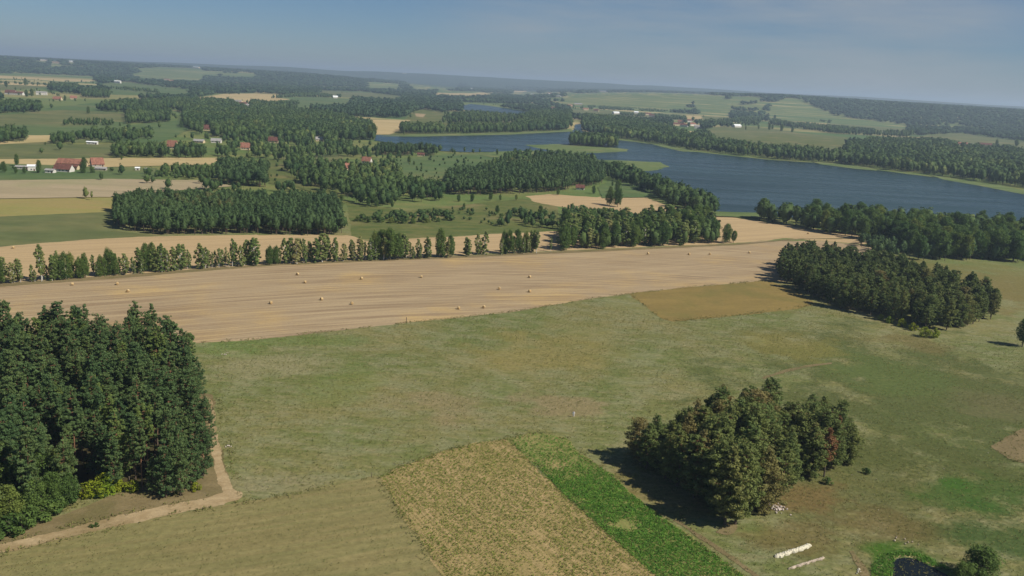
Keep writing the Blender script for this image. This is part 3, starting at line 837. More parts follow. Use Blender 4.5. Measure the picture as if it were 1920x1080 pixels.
# ------------------------------------------------------------------ woods: nearest 300 leafy trees stay single things, the rest is massed
def z_(px, sp, h, kind, wid=1.0, name=''): return dict(px=px, sp=sp, h=h, kind=kind, wid=wid, name=name)
ZONES = [
    z_([(1070, 204), (1200, 209), (1300, 214), (1300, 211), (1200, 205), (1070, 200)], 16, 11, 'b', 1.2, ''),
    z_([(1160, 196), (1330, 204), (1335, 201), (1165, 193)], 20, 12, 'b', 1.2, ''),
    z_([(1060, 190), (1120, 194), (1180, 195), (1120, 190)], 22, 12, 'b', 1.2, ''),
    z_([(1230, 222), (1300, 228), (1300, 224), (1235, 218)], 14, 11, 'b', 1.2, ''),
    z_([(1160, 217), (1230, 221), (1235, 218), (1160, 214)], 16, 10, 'b', 1.2, ''),
    z_([(1500, 238), (1560, 244), (1640, 251), (1640, 247), (1560, 240), (1500, 234)], 12, 12, 'b', 1.2, ''),
    z_([(1440, 222), (1500, 224), (1560, 232), (1560, 229), (1500, 221), (1440, 219)], 20, 10, 'b', 1.2, ''),
    z_([(1730, 268), (1800, 277), (1900, 284), (1900, 281), (1800, 273), (1735, 264)], 14, 12, 'b', 1.2, ''),
    z_([(380, 196), (470, 200), (560, 197), (560, 194), (470, 197), (380, 193)], 13, 12, 'b', 1.2, ''),
    z_([(505, 186), (560, 182), (640, 184), (640, 181), (560, 178)], 16, 12, 'b', 1.2, ''),
    z_([(0, 158), (90, 162), (90, 160), (0, 156)], 30, 10, 'b', 1.2, ''),
    z_([(178, 166), (240, 170), (300, 176), (300, 173), (240, 167)], 22, 11, 'b', 1.2, ''),
    z_([(1045, 471), (1100, 469), (1200, 464), (1300, 460), (1345, 456), (1345, 440), (1290, 432), (1180, 436), (1060, 446)], 5.2, 13, 'b', .85, 'in the roadside grove'),
    z_([(1290, 440), (1335, 440), (1330, 418), (1270, 420), (1190, 430), (1200, 436)], 6, 14, 'b', 1, 'at the back of the roadside grove'),
    z_([(1060, 446), (1100, 440), (1225, 432), (1200, 420), (1060, 430)], 6, 13, 'b', 1, 'behind the roadside grove'),
    z_([(1132, 322), (1160, 322), (1205, 338), (1262, 362), (1310, 380), (1347, 401), (1310, 404), (1262, 388), (1220, 364), (1185, 350), (1140, 335)], 6.5, 13, 'b', 1.05, 'on the near lake shore'),
    z_([(1415, 412), (1440, 419), (1560, 440), (1640, 453), (1700, 470), (1722, 488), (1920, 492), (2100, 505), (2100, 448), (1900, 438), (1600, 420), (1430, 408)], 7.5, 15.5, 'b', 1.1, 'in the right lakeside wood'),
    z_([(1600, 455), (1650, 455), (1715, 488), (1640, 480)], 6, 9, 'p', 1, ''),
    z_([(214, 428), (300, 441), (480, 439), (560, 442), (640, 441), (640, 400), (620, 385), (400, 380), (260, 382), (214, 395)], 4.2, 11.5, 'p', .8, ''),
    z_([(625, 440), (650, 442), (645, 420), (622, 420)], 4.5, 8, 'b', 1, 'beside the pine plantation'),
    z_([(408, 346), (498, 352), (500, 325), (410, 316)], 6.5, 14, 'p', 1, ''),
    z_([(288, 334), (400, 336), (402, 320), (310, 319)], 6, 8, 'b', 1, 'beside the left plantation'),
    z_([(208, 296), (385, 297), (392, 286), (212, 286)], 7, 13, 'b', .9, 'in the dense block on the left fields'),
    z_([(96, 272), (140, 271), (138, 264), (98, 264)], 8, 12, 'b', 1, 'in the small clump on the left fields'),
    z_([(140, 262), (200, 270), (288, 260), (284, 252), (180, 252)], 9, 12, 'b', 1, 'in the left field clump'),
    z_([(-80, 270), (0, 269), (50, 268), (48, 256), (-80, 254)], 9, 15, 'b', 1, 'in the grove at the left edge'),
    z_([(-80, 214), (0, 212), (75, 211), (78, 200), (-80, 196)], 10, 14, 'b', 1.1, ''),
    z_([(92, 169), (148, 173), (150, 166), (94, 163)], 13, 18, 'b', 1.1, ''),
    z_([(153, 183), (205, 185), (207, 178), (155, 176)], 12, 16, 'b', 1.1, ''),
    z_([(180, 208), (236, 212), (320, 206), (350, 214), (480, 212), (560, 205), (480, 196), (340, 190), (260, 195), (200, 200)], 13, 15, 'b', 1.1, ''),
    z_([(235, 233), (320, 229), (320, 214), (240, 216)], 9, 14, 'b', 1, ''),
    z_([(120, 236), (215, 237), (210, 230), (130, 229)], 10, 8, 'b', 1, ''),
    z_([(345, 240), (380, 255), (480, 263), (590, 268), (702, 263), (697, 240), (610, 216), (480, 212), (380, 206), (343, 216)], 10, 15, 'b', 1.05, ''),
    z_([(350, 262), (430, 268), (560, 272), (602, 296), (700, 296), (640, 270), (480, 262)], 14, 12, 'b', 1, ''),
    z_([(400, 292), (480, 304), (600, 298), (560, 275), (420, 275)], 15, 12, 'b', 1, ''),
    z_([(535, 326), (560, 346), (620, 362), (680, 386), (752, 386), (762, 355), (748, 325), (650, 320), (560, 306), (545, 300)], 8, 12, 'b', 1.05, 'in the mixed wood left of centre'),
    z_([(700, 291), (815, 294), (815, 286), (710, 283)], 7, 13, 'p', .9, ''),
    z_([(755, 378), (830, 382), (840, 360), (770, 350)], 8, 12, 'b', 1, 'left of the central pine wood'),
    z_([(830, 366), (900, 366), (1000, 363), (1060, 358), (1130, 346), (1132, 320), (1050, 310), (960, 318), (840, 338)], 6.2, 13.5, 'p', .95, ''),
    z_([(930, 310), (1050, 312), (1120, 320), (1110, 303), (1040, 296), (960, 296)], 9, 12, 'b', 1, 'beyond the central pine wood'),
    z_([(668, 416), (760, 419), (850, 416), (845, 402), (700, 403)], 5.5, 4.5, 'b', 1.7, 'in the scrub of the rough pasture'),
    z_([(760, 404), (860, 402), (930, 408), (925, 394), (800, 392)], 9, 3, 'b', 1.8, ''),
    z_([(1040, 432), (1105, 432), (1180, 424), (1150, 400), (1060, 396)], 7, 6, 'b', 1.4, ''),
    z_([(850, 420), (930, 424), (930, 410), (860, 408)], 13, 2.5, 'b', 1.8, ''),
    z_([(500, 345), (560, 352), (640, 384), (655, 378), (610, 350), (500, 305)], 22, 4, 'b', 1.4, ''),
    z_([(750, 345), (830, 346), (860, 318), (960, 300), (840, 292), (740, 302)], 24, 4, 'b', 1.5, ''),
    z_([(0, 320), (90, 328), (200, 324), (290, 322), (280, 318), (0, 312)], 22, 3.5, 'b', 1.5, ''),
    z_([(925, 424), (1040, 430), (1050, 405), (960, 402)], 8, 7, 'b', 1.3, 'in the scrub of the rough pasture'),
    z_([(748, 251), (830, 252), (830, 245), (755, 244)], 10, 16, 'b', 1, ''),
    z_([(838, 252), (970, 249), (1065, 244), (1065, 238), (970, 242), (840, 244)], 10, 16, 'b', 1, ''),
    z_([(965, 243), (1072, 240), (1072, 215), (1000, 214), (975, 224)], 13, 17, 'b', 1, ''),
    z_([(830, 232), (960, 232), (980, 222), (880, 214), (830, 224)], 14, 14, 'b', 1, ''),
    z_([(1092, 244), (1150, 258), (1215, 267), (1310, 284), (1312, 268), (1250, 246), (1180, 228), (1092, 222)], 11, 17, 'b', 1.05, ''),
    z_([(1064, 273), (1100, 275), (1156, 279), (1156, 272), (1110, 268), (1068, 267)], 7, 19, 'b', 1, 'on the lake island'),
    z_([(1300, 281), (1440, 298), (1540, 305), (1600, 310), (1600, 296), (1440, 284), (1310, 270)], 11, 16, 'b', 1, ''),
    z_([(1575, 308), (1640, 316), (1780, 332), (1920, 353), (2120, 385), (2120, 300), (1920, 292), (1850, 288), (1770, 272), (1640, 268), (1590, 280)], 11, 17, 'b', 1.05, ''),
    z_([(1440, 234), (1500, 242), (1570, 252), (1700, 258), (1720, 250), (1640, 254), (1560, 246), (1500, 240), (1450, 228)], 14, 15, 'b', 1, ''),
    z_([(1300, 238), (1360, 240), (1420, 236), (1440, 220), (1370, 226), (1300, 232)], 22, 14, 'b', 1, ''),
    z_([(1300, 252), (1312, 262), (1345, 268), (1345, 262), (1320, 250)], 14, 13, 'b', 1, ''),
]
vill = [(455, 198, 20, 'roof_r', 'wall_w'), (463, 202, 16, 'roof_g', 'wall_w'), (446, 194, 22, 'roof_g', 'wall_c'), (628, 184, 18, 'roof_w', 'wall_w'), (312, 152, 26, 'roof_r', 'wall_w'), (320, 154, 30, 'roof_o', 'wall_c'),
        (220, 156, 30, 'roof_w', 'wall_w'), (84, 131, 60, 'roof_g', 'wall_g'), (104, 134, 60, 'roof_o', 'wall_c'), (134, 133, 50, 'roof_w', 'wall_w'), (368, 141, 60, 'roof_w', 'wall_c'), (510, 137, 110, 'roof_g', 'wall_w'),
        (758, 154, 50, 'roof_g', 'wall_w'), (725, 155, 50, 'roof_g', 'wall_c'), (780, 144, 90, 'roof_w', 'wall_w'), (925, 151, 90, 'roof_w', 'wall_w'), (995, 155, 80, 'roof_w', 'wall_w'), (1037, 205, 26, 'roof_r', 'wall_w'),
        (1047, 190, 24, 'roof_g', 'wall_w'), (1030, 181, 30, 'roof_o', 'wall_w'), (998, 180, 20, 'roof_w', 'wall_w'), (1088, 177, 24, 'roof_w', 'wall_w'), (1100, 178, 30, 'roof_w', 'wall_w'), (1068, 201, 24, 'roof_o', 'wall_c'),
        (1084, 200, 34, 'roof_g', 'wall_c'), (1098, 207, 20, 'roof_o', 'wall_c'), (1118, 209, 20, 'roof_r', 'wall_c'), (1155, 214, 26, 'roof_w', 'wall_w'), (1130, 184, 70, 'roof_g', 'wall_g'), (1215, 216, 22, 'roof_r', 'wall_c'),
        (1222, 219, 18, 'roof_r', 'wall_w'), (1150, 166, 200, 'roof_w', 'wall_w'), (1193, 213, 16, 'roof_w', 'wall_w'), (1268, 236, 20, 'roof_r', 'wall_c'), (1283, 238, 20, 'roof_r', 'wall_w'), (1298, 236, 20, 'roof_o', 'wall_w'),
        (1308, 241, 16, 'roof_g', 'wall_w'), (1292, 229, 18, 'roof_r', 'wall_w'), (1277, 231, 18, 'roof_o', 'wall_c'), (1382, 239, 26, 'roof_w', 'wall_w'), (1806, 274, 22, 'roof_o', 'wall_c'), (1822, 276, 16, 'roof_g', 'wall_w'),
        (1848, 275, 30, 'roof_r', 'wall_c'), (1796, 279, 12, 'roof_g', 'wall_g'), (730, 144, 60, 'roof_w', 'wall_w'), (580, 150, 50, 'roof_w', 'wall_w'), (885, 168, 26, 'roof_w', 'wall_w')]
HPX = [(v[0], v[1], max(4, v[2] * (v[1] - hor(v[0])) / 190.)) for v in vill] + [(321, 279, 10), (458, 281, 9), (389, 245, 9), (372, 268, 13), (404, 268, 14), (512, 268, 10),
       (598, 265, 10), (650, 320, 8), (687, 307, 11), (789, 293, 8), (1088, 356, 12), (18, 177, 22), (30, 178, 26), (76, 178, 14), (106, 188, 10), (136, 186, 10), (172, 271, 12)]
def clear_of_houses(u, v):
    ok = np.ones(np.shape(u), bool)
    for x_, y_, w_ in HPX:
        ok &= ~((np.abs(u - x_) < w_) & (v > y_ - 6) & (v < y_ + .10 * (y_ - hor(x_))))
    return ok
cand = {'b': [], 'p': []}
for zi, z in enumerate(ZONES):
    for (x, y, j) in grid_pts(z['px'], z['sp'] * (.82 if z['name'] == '' else .95), 50 + zi, .6):
        u, v = PX(x, y)
        if not clear_of_houses(u, v): continue
        cand[z['kind']].append((math.hypot(x, y), x, y, z['h'] * (RNG.uniform(.7, 1.2) if z['kind'] == 'b' else RNG.uniform(.72, 1.14)), z['wid'] * RNG.uniform(.8, 1.35), zi, float(u), float(v)))
# small clumps and lone trees seen one by one: picture x, foot y, height in picture units
LONE = [(12, 165, 14, 'beside the red roofed farm, far left'), (48, 160, 14, 'standing alone behind the red roofed farm'), (166, 214, 15, 'standing alone in the green field'),
        (32, 312, 24, 'behind the white farm shed'), (8, 324, 22, 'left of the white farm shed'), (30, 326, 14, 'in front of the white farm shed'), (46, 326, 14, 'right in front of the white farm shed'),
        (73, 325, 26, 'between the shed and the farmhouse'), (157, 325, 22, 'in front of the orange roofed barn'), (172, 325, 14, 'right before the orange roofed barn'), (158, 316, 22, 'slim one behind the barn roof'),
        (225, 237, 8, 'small, under the field clump'), (60, 182, 16, 'beside the white farmhouse, far left'), (50, 182, 14, 'near the white farmhouse, far left'), (122, 190, 12, 'between two orange roofed cottages'),
        (340, 240, 14, 'at the left end of the central wood'), (748, 286, 12, 'by the lake inlet'), (767, 306, 14, 'alone on the green slope'), (776, 310, 9, 'on the green slope'),
        (852, 290, 10, 'on the lakeside meadow'), (932, 291, 12, 'at the lakeside meadow, left'), (700, 262, 32, 'dark, at the lake corner'), (693, 262, 28, 'dark, near the lake corner'),
        (1113, 363, 16, 'rounded, beside the central pine wood'), (1158, 362, 26, 'on the green knoll'), (1148, 350, 10, 'small, on the green knoll'), (1361, 456, 38, 'at the right end of the roadside grove'),
        (1375, 455, 24, 'last before the open stubble'), (1143, 385, 36, 'tall, behind the roadside grove'), (1158, 388, 36, 'thin, behind the roadside grove'), (1442, 245, 14, 'by the white barn field'),
        (1448, 243, 10, 'by the white barn, second'), (1465, 246, 14, 'in the far field hedge'), (1485, 248, 12, 'in the far field hedge, middle'), (1868, 275, 14, 'left one beside the red farm'),
        (1905, 276, 16, 'right one beside the red farm'), (1422, 243, 10, 'beyond the big lakeside field'), (1398, 244, 8, 'beside the white barn'),
        (1208, 200, 8, 'alone in the far yellow field'), (1452, 225, 10, 'alone in the far pasture'), (870, 392, 12, 'small pine on the rough slope'), (885, 378, 16, 'small, below the central wood'),
        (920, 376, 16, 'below the central wood, middle'), (938, 376, 12, 'below the central wood, right'), (968, 376, 12, 'below the central wood, last'), (860, 378, 14, 'below the central wood, first'),
        (690, 388, 20, 'below the mixed wood'), (706, 388, 18, 'below the mixed wood, middle'), (735, 390, 16, 'below the mixed wood, right'), (640, 378, 14, 'light one at the pasture corner'),
        (628, 374, 12, 'dark one at the pasture corner'), (932, 402, 18, 'slim, above the scrub'), (1013, 410, 26, 'tall, above the scrub'), (1046, 366, 14, 'at the edge of the tan slope'),
        (228, 300, 10, 'small, by the field strip'), (85, 272, 6, 'small, on the left field strip'), (325, 318, 10, 'on the strip behind the plantation')]
lr = random.Random(21)
for x, by, hp, txt in LONE:
    X, Y = G(x, by); h = hp * CH / (by - hor(x))
    BR[lr.randrange(4)].place(X, Y, h, lr.uniform(0, 6.28), 'leafy tree ' + txt, 'tree', 'trees standing apart on the fields', wid=lr.uniform(.75, 1.0) * (1 if hp / max(1, h) else 1))
X, Y = G(1838, 1088)
BR[0].place(X, Y, 7.5, .4, 'dark spreading tree beside the pond in the lower right corner', 'tree', None, wid=1.75)
X, Y = G(1800, 1100)
BR[2].place(X, Y, 5.5, 1.4, 'lower dark tree touching the pond bank at the bottom', 'tree', None, wid=1.3)
X, Y = G(1917, 650)
BR[1].place(X, Y, 12.5, 1.4, 'dark tree at the right edge casting a shadow on the meadow', 'tree', None, wid=1.0)

for d_ in np.geomspace(620, 4200, 210):
    n_ = 70
    a_ = RNG.uniform(-34, 34, n_)
    X_ = d_ * np.sin(np.radians(a_)); Y_ = d_ * np.cos(np.radians(a_))
    u_, v_ = PX(X_, Y_)
    cv = fbm(X_ / 110 + 3, Y_ / 60 + 8, 61)
    ok = (cv > .61) & (RNG.random(n_) < .75)
    for q in FIELDS: ok &= ~(pip(u_, v_, q) & (RNG.random(n_) < .86))
    for q in [LAKE, LAKE2, STUB] + [z['px'] for z in ZONES]: ok &= ~pip(u_, v_, q)
    ok &= ~((v_ > 360) & (u_ > 200) & (u_ < 1750)) & ~((u_ > 700) & (v_ > 225) & (v_ < 360) & (u_ > 1080))
    for i_ in np.where(ok)[0]:
        cand['b'].append((float(d_), float(X_[i_]), float(Y_[i_]), RNG.uniform(5, 11), RNG.uniform(.9, 1.4), 14, float(u_[i_]), float(v_[i_])))
cb_ = [c for c in cand['b'] if ZONES[c[5]]['name']]
cb_.sort(key=lambda c: -c[3] / c[0])
single = cb_[:235]
sset = set(id(c) for c in single)
mass_b = [c for c in cand['b'] if id(c) not in sset]
byz = {}
for c in single: byz.setdefault(c[5], []).append(c)
for zi, L in byz.items():
    L.sort(key=lambda c: c[6])
    for k, c in enumerate(L):
        gr = 'roadside grove' in ZONES[zi]['name'] and lr.random() < .6
        (BI[lr.randrange(2)] if gr else BR[lr.randrange(4)]).place(c[1], c[2], c[3], lr.uniform(0, 6.28), 'leafy tree %s, %s from the left' % (ZONES[zi]['name'], ordn(k + 1)), 'tree',
                                  'leafy trees ' + ZONES[zi]['name'], wid=c[4] * (1.7 if gr else .92))
print('single leafy', len(single), 'massed', len(mass_b), len(cand['p']))

# compact tree shapes for the masses
def ico():
    t = (1 + 5 ** .5) / 2
    V = [(-1, t, 0), (1, t, 0), (-1, -t, 0), (1, -t, 0), (0, -1, t), (0, 1, t), (0, -1, -t), (0, 1, -t), (t, 0, -1), (t, 0, 1), (-t, 0, -1), (-t, 0, 1)]
    F = [(0, 11, 5), (0, 5, 1), (0, 1, 7), (0, 7, 10), (0, 10, 11), (1, 5, 9), (5, 11, 4), (11, 10, 2), (10, 7, 6), (7, 1, 8), (3, 9, 4), (3, 4, 2), (3, 2, 6), (3, 6, 8), (3, 8, 9), (4, 9, 5), (2, 4, 11), (6, 2, 10), (8, 6, 7), (9, 8, 1)]
    V = [np.array(v) / np.linalg.norm(v) for v in V]
    cache = {}; F2 = []
    def mid(a, b):
        k = (min(a, b), max(a, b))
        if k not in cache:
            m = V[a] + V[b]; V.append(m / np.linalg.norm(m)); cache[k] = len(V) - 1
        return cache[k]
    for a, b, c in F:
        x, y, z = mid(a, b), mid(b, c), mid(c, a)
        F2 += [(a, x, z), (x, b, y), (z, y, c), (x, y, z)]
    return np.array(V), np.array(F2)
IV, IF = ico()

def lod(seed, kind, nc, size):
    """unit-height tree: knobbly core, leaf sprays over it, thin trunk; returns V, T, trunk-vertex flag"""
    rng = np.random.default_rng(seed)
    if kind == 'p': cz, rz, rx = .62, .38, .17
    else: cz, rz, rx = .53, .46, .27
    k = 1 + .45 * (rng.random(len(IV)) - .5)
    core = IV * k[:, None] * [rx * .7, rx * .7, rz * .78]
    if kind == 'p': core[:, :2] *= (1.12 - .5 * (core[:, 2:3] / rz + .2).clip(0, 1))
    core[:, 2] += cz
    parts = [(core, IF)]
    if nc:
        lob = rng.normal(size=(max(5, nc // 9), 3)); lob /= np.linalg.norm(lob, axis=1, keepdims=True)
        lob = lob[lob[:, 2] > -.75]
        for d in lob:
            c = d * np.array([rx * .85, rx * .85, rz * .85]) * rng.uniform(.75, 1.15) + [0, 0, cz]
            q = rng.uniform(.22, .46)
            parts.append(clump(c, (rx * q, rx * q, rx * q * 1.1), 9, size, rng))
    fol = join(parts)
    tr = tube([(0, 0, 0), (0, 0, .5)], [.014, .01], 4)
    nf = len(fol[0])
    V, T = join([fol, tr])
    fl = np.zeros(len(T), int); fl[len(fol[1]):] = 1
    return V, T, fl

def bake(name, items, variants, mats, label, cat, seed=3, wobble=.0):
    """items: x, y, z, height, width factor"""
    rng = np.random.default_rng(seed)
    items = np.array(items)
    vi = rng.integers(0, len(variants), len(items))
    VV, TT, FF, TI, o = [], [], [], [], 0
    for k, (V, T, fl) in enumerate(variants):
        it = items[vi == k]
        if not len(it): continue
        a = rng.uniform(0, 6.283, len(it)); c, s = np.cos(a), np.sin(a)
        w_ = (it[:, 3] * it[:, 4])[:, None]
        X = (V[None, :, 0] * c[:, None] - V[None, :, 1] * s[:, None]) * w_ + it[:, 0:1]
        Y = (V[None, :, 0] * s[:, None] + V[None, :, 1] * c[:, None]) * w_ + it[:, 1:2]
        Z = V[None, :, 2] * it[:, 3:4] + it[:, 2:3] - .1
        P = np.stack([X, Y, Z], -1).reshape(-1, 3)
        VV.append(P)
        TT.append((T[None] + (np.arange(len(it)) * len(V))[:, None, None]).reshape(-1, 3) + o)
        FF.append(np.tile(fl, len(it)))
        tn = rng.random(len(it)) * .5 + .5 * np.clip((fbm(it[:, 0] / 70, it[:, 1] / 70, 4) - .3) * 2.5, 0, 1)
        TI.append(np.repeat(tn, len(V)))
        o += len(P)
    me = fast_mesh(name, np.vstack(VV), np.vstack(TT), mats, np.concatenate(FF), np.concatenate(TI))
    print(name, len(items), 'trees', len(me.polygons), 'faces')
    return tag(link_mesh(name, me), label, cat, None, 'stuff')

near_var = lambda kind, s: [lod(s + i, kind, 240, .055 if kind == 'b' else .034) for i in range(5)]
mid_var = lambda kind, s: [lod(s + i, kind, 120, .05) for i in range(5)]
far_var = [lod(700 + i, 'b', 18, .1) for i in range(4)] + [lod(720 + i, 'p', 18, .09) for i in range(2)]
def as_unit(wf, H):
    (wv, wt), (fv, ft) = wf
    V, T = join([(fv, ft), (wv, wt)])
    fl = np.zeros(len(T), int); fl[len(ft):] = 1
    return V / H, T, fl
pv_hi = [as_unit(make_pine(800 + i, 14, [.3, .2, .26, .16, .22][i], 2.9, 1500, .4), 14) for i in range(5)]
bake('pine_copse', [(c['x'], c['y'], 0, c['h'], c['wid']) for c in PREST], pv_hi, [M['copse_s'], M['bark_p']],
     'remaining pines massed in the copses and behind the left wood', 'pine wood')
bake('pine_woodland', [(c[1], c[2], 0, c[3], c[4] * 1.35) for c in cand['p']], near_var('p', 600), [M['pine_s'], M['bark_p']],
     'dense dark pine plantations beyond the tree row and in the middle distance', 'pine wood')
bake('broadleaf_woodland', [(c[1], c[2], 0, c[3], c[4]) for c in mass_b], mid_var('b', 640) + [lod(670 + i, 'p', 110, .05) for i in range(2)], [M['broad_s'], M['bark_b']],
     'green broadleaf woods round the fields and along the far lake shore', 'broadleaf wood')

# far-off woods, spacing grows with distance
def far_woods():
    pts = []
    d = 1350.0
    rng = np.random.default_rng(77)
    ZP = [z['px'] for z in ZONES]
    while d < 10500:
        s = max(9.5, .0058 * d)
        n = int(R_(70) * d / s)
        az = np.linspace(-35, 35, n) + rng.normal(size=n) * .4 * 70 / n
        dd = d + rng.normal(size=n) * s * .4
        X = dd * np.sin(np.radians(az)); Y = dd * np.cos(np.radians(az))
        u, v = PX(X, Y)
        cover = fbm(X / 420 + 9, Y / 300 + 4, 21)
        thr = np.interp(d, [1350, 2500, 4500, 7000], [.60, .56, .52, .45])
        keep = cover > thr
        # the long wooded ridge on the right and the wooded hills on the left
        FR = [(1080, 188), (1180, 185), (1320, 192), (1440, 214), (1560, 226), (1700, 238), (1720, 255), (1800, 250), (1905, 263), (2200, 290), (2200, 190), (1500, 150), (1080, 140)]
        FL = [(-200, 137), (0, 137), (60, 138), (180, 143), (260, 141), (380, 140), (480, 140), (480, 110), (-200, 80)]
        keep |= pip(u, v, FR) & (cover > .3)
        keep |= pip(u, v, FL) & (cover > .36)
        # strips of wood drawn from the photograph
        for q in ([(176, 150), (260, 150), (305, 163), (305, 172), (200, 162)], [(305, 180), (400, 178), (395, 166), (310, 162)],
                  [(395, 172), (560, 174), (700, 178), (860, 190), (870, 205), (780, 222), (660, 220), (560, 205), (480, 196), (560, 194), (560, 178), (400, 176)],
                  [(480, 160), (700, 166), (700, 158), (480, 148)], [(870, 192), (1000, 196), (1080, 214), (1080, 206), (980, 186), (880, 184)],
                  [(830, 166), (960, 170), (1080, 176), (1080, 166), (850, 158)], [(1160, 206), (1300, 214), (1300, 208), (1250, 203), (1170, 200)],
                  [(1000, 216), (1090, 224), (1100, 214), (1010, 206)], [(556, 196), (608, 198), (604, 188), (560, 187)]):
            keep |= pip(u, v, q)
        vt = v - .55 * 15 / 95 * np.maximum(v - hor(u), 2)
        for q in FIELDS + [LAKE, LAKE2]: keep &= ~(pip(u, v, q) | pip(u, vt, q))
        m = 4
        for q in (FIELDS[-16:] if d < 2200 else []): pass
        for q in ZP:
            keep &= ~pip(u, v, q)
        keep &= clear_of_houses(u, v)
        keep &= (v > 100) & (u > -170) & (u < 2090)
        # nothing inside the open land nearer than the drawn woods
        if d < 2600: keep &= (cover > .62) | np.any([pip(u, v, q) for q in ([(395, 172), (560, 174), (700, 178), (860, 190), (870, 205), (780, 222), (660, 220), (560, 205), (480, 196), (400, 176)],
                  [(870, 192), (1000, 196), (1080, 214), (1080, 206), (980, 186), (880, 184)], [(1000, 216), (1090, 224), (1100, 214), (1010, 206)])], axis=0)
        X, Y = X[keep], Y[keep]
        h = rng.uniform(12, 19, len(X))
        wf = s * 2.1 / h * .9
        Z = HZ(X, Y)
        pts.append(np.stack([X, Y, Z, h, np.maximum(1.0, wf)], -1))
        d += s * .95
    return np.vstack(pts)
FW = far_woods()
bake('distant_woodland', FW, far_var, [M['far_s'], M['bark_b']], 'far-off dark woods and wooded ridges running to the horizon', 'distant wood')

for i, (x, y, h) in enumerate([(-20, 1004, 10), (22, 992, 10), (62, 975, 9.5), (98, 958, 9), (128, 946, 7.5), (40, 960, 11), (84, 935, 11), (5, 965, 12), (-50, 1020, 10), (118, 915, 10)]):
    X, Y = G(x, y)
    BR[i % 4].place(X, Y, h, i * 1.3, 'lush leafy tree at the lower left corner of the big wood, %s in all' % ordn(i + 1), 'tree', 'leafy trees at the corner of the left wood', wid=.95)
# bushes
br = random.Random(9)
YB = [(160, 925, 2.6), (172, 920, 3.4), (186, 922, 3.6), (196, 914, 4.2), (206, 916, 4.0), (214, 908, 3.2), (226, 912, 2.6), (252, 914, 2.6), (240, 822, 3), (365, 912, 2.0)]
for i, (x, y, h) in enumerate(YB):
    X, Y = G(x, y + 8)
    BU[i % 2].place(X, Y, h, br.uniform(0, 6), 'yellow-green bush at the edge of the left pine wood, %s from the left' % ordn(i + 1), 'bush', 'yellow-green bushes by the left wood', wid=1.15)
for i, (x, y, h) in enumerate([(102, 962, 3.2), (112, 955, 3.6), (180, 1000 - 12, 1.0), (172, 989, .8), (188, 934, 1.8), (20, 1004, 4.5), (60, 985, 4.5), (84, 975, 4.0), (40, 996, 4.2), (-20, 1015, 4.5), (130, 940, 4.2)]):
    X, Y = G(x, y)
    BG[i % 2].place(X, Y, h, br.uniform(0, 6), 'green bush along the dirt road and the left wood, %s of its kind' % ordn(i + 1), 'bush', 'green bushes by the dirt road', wid=1.1)
for i, (x, y, h) in enumerate([(1668, 606, 3), (1690, 612, 3.4), (1712, 620, 3.4), (1735, 632, 4.2), (1750, 633, 4), (1650, 600, 2.6)]):
    X, Y = G(x, y)
    BU[i % 2].place(X, Y, h, br.uniform(0, 6), 'yellow-green bush below the long right copse, %s from the left' % ordn(sorted([1668, 1690, 1712, 1735, 1750, 1650]).index(x) + 1), 'bush', 'bushes below the right copse', wid=1.1)
for i, (x, y, h) in enumerate([(670, 415, 3.5), (690, 417, 4), (712, 417, 4), (735, 418, 4), (755, 419, 4), (775, 419, 3.6), (800, 418, 3.4), (822, 416, 3), (940, 408, 3), (1480, 905, 2.2), (1552, 908, 1.8), (1625, 888, 1.6)]):
    X, Y = G(x, y)
    t = 'rounded bush in the rough pasture scrub, %s from the left' % ordn(i + 1) if i < 9 else 'low bush at the foot of the meadow clump, %s from the left' % ordn(i - 8)
    BG[i % 2].place(X, Y, h, br.uniform(0, 6), t, 'bush', 'bushes in the rough pasture' if i < 9 else 'bushes at the meadow clump', wid=1.2)

# ------------------------------------------------------------------ straw bales
M['straw'] = plain('straw', lin(188, 162, 116), .95, .2, 4)
M['straw_end'] = plain('straw_end', lin(176, 146, 100), .95, .25, 5)
def make_bale():
    r = empty('straw_bale', (0, 0, 0))
    n = 20; rad, L = .78, 1.25
    V, F, FM = [], [], []
    prof = [(-L / 2, .70), (-L / 2 + .06, .97), (-L / 4, 1.0), (0, .985), (L / 4, 1.0), (L / 2 - .06, .97), (L / 2, .70)]
    for x, k in prof:
        for i in range(n):
            a = 2 * math.pi * i / n; q = rad * k * (1 + .02 * math.sin(5 * a))
            V.append((x, q * math.cos(a), rad * .97 + q * math.sin(a)))
    for j in range(len(prof) - 1):
        for i in range(n):
            F.append((j * n + i, j * n + (i + 1) % n, (j + 1) * n + (i + 1) % n, (j + 1) * n + i))
    mk('roll', V, F, M['straw'], r, smooth=True)
    for s in (-1, 1):
        V = [(s * (L / 2 + .012), 0, rad * .97)]; F = []
        for ring, k in ((1, .35), (2, .66)):
            for i in range(n):
                a = 2 * math.pi * i / n
                V.append((s * (L / 2 + .012 - (ring - 1) * .01 * 1), rad * k * math.cos(a), rad * .97 + rad * k * math.sin(a)))
        for i in range(n):
            f1 = (0, 1 + i, 1 + (i + 1) % n); f2 = (1 + i, 1 + n + i, 1 + n + (i + 1) % n, 1 + (i + 1) % n)
            F += [f1 if s > 0 else f1[::-1], f2 if s > 0 else f2[::-1]]
        mk('end_face', V, F, M['straw_end'], r)
    return r
bale = make_bale()
bkids = [o for o in COL.objects if o.parent is bale]
BALES = [(136, 534), (220, 533), (240, 547), (25, 465), (558, 515), (572, 530), (508, 569), (603, 562), (660, 570), (678, 523), (790, 520), (936, 542), (860, 579), (907, 577),
         (993, 520), (993, 547), (1215, 476), (1292, 477), (1331, 477), (1405, 474), (1515, 438), (1520, 453)]
BL = sorted(BALES)
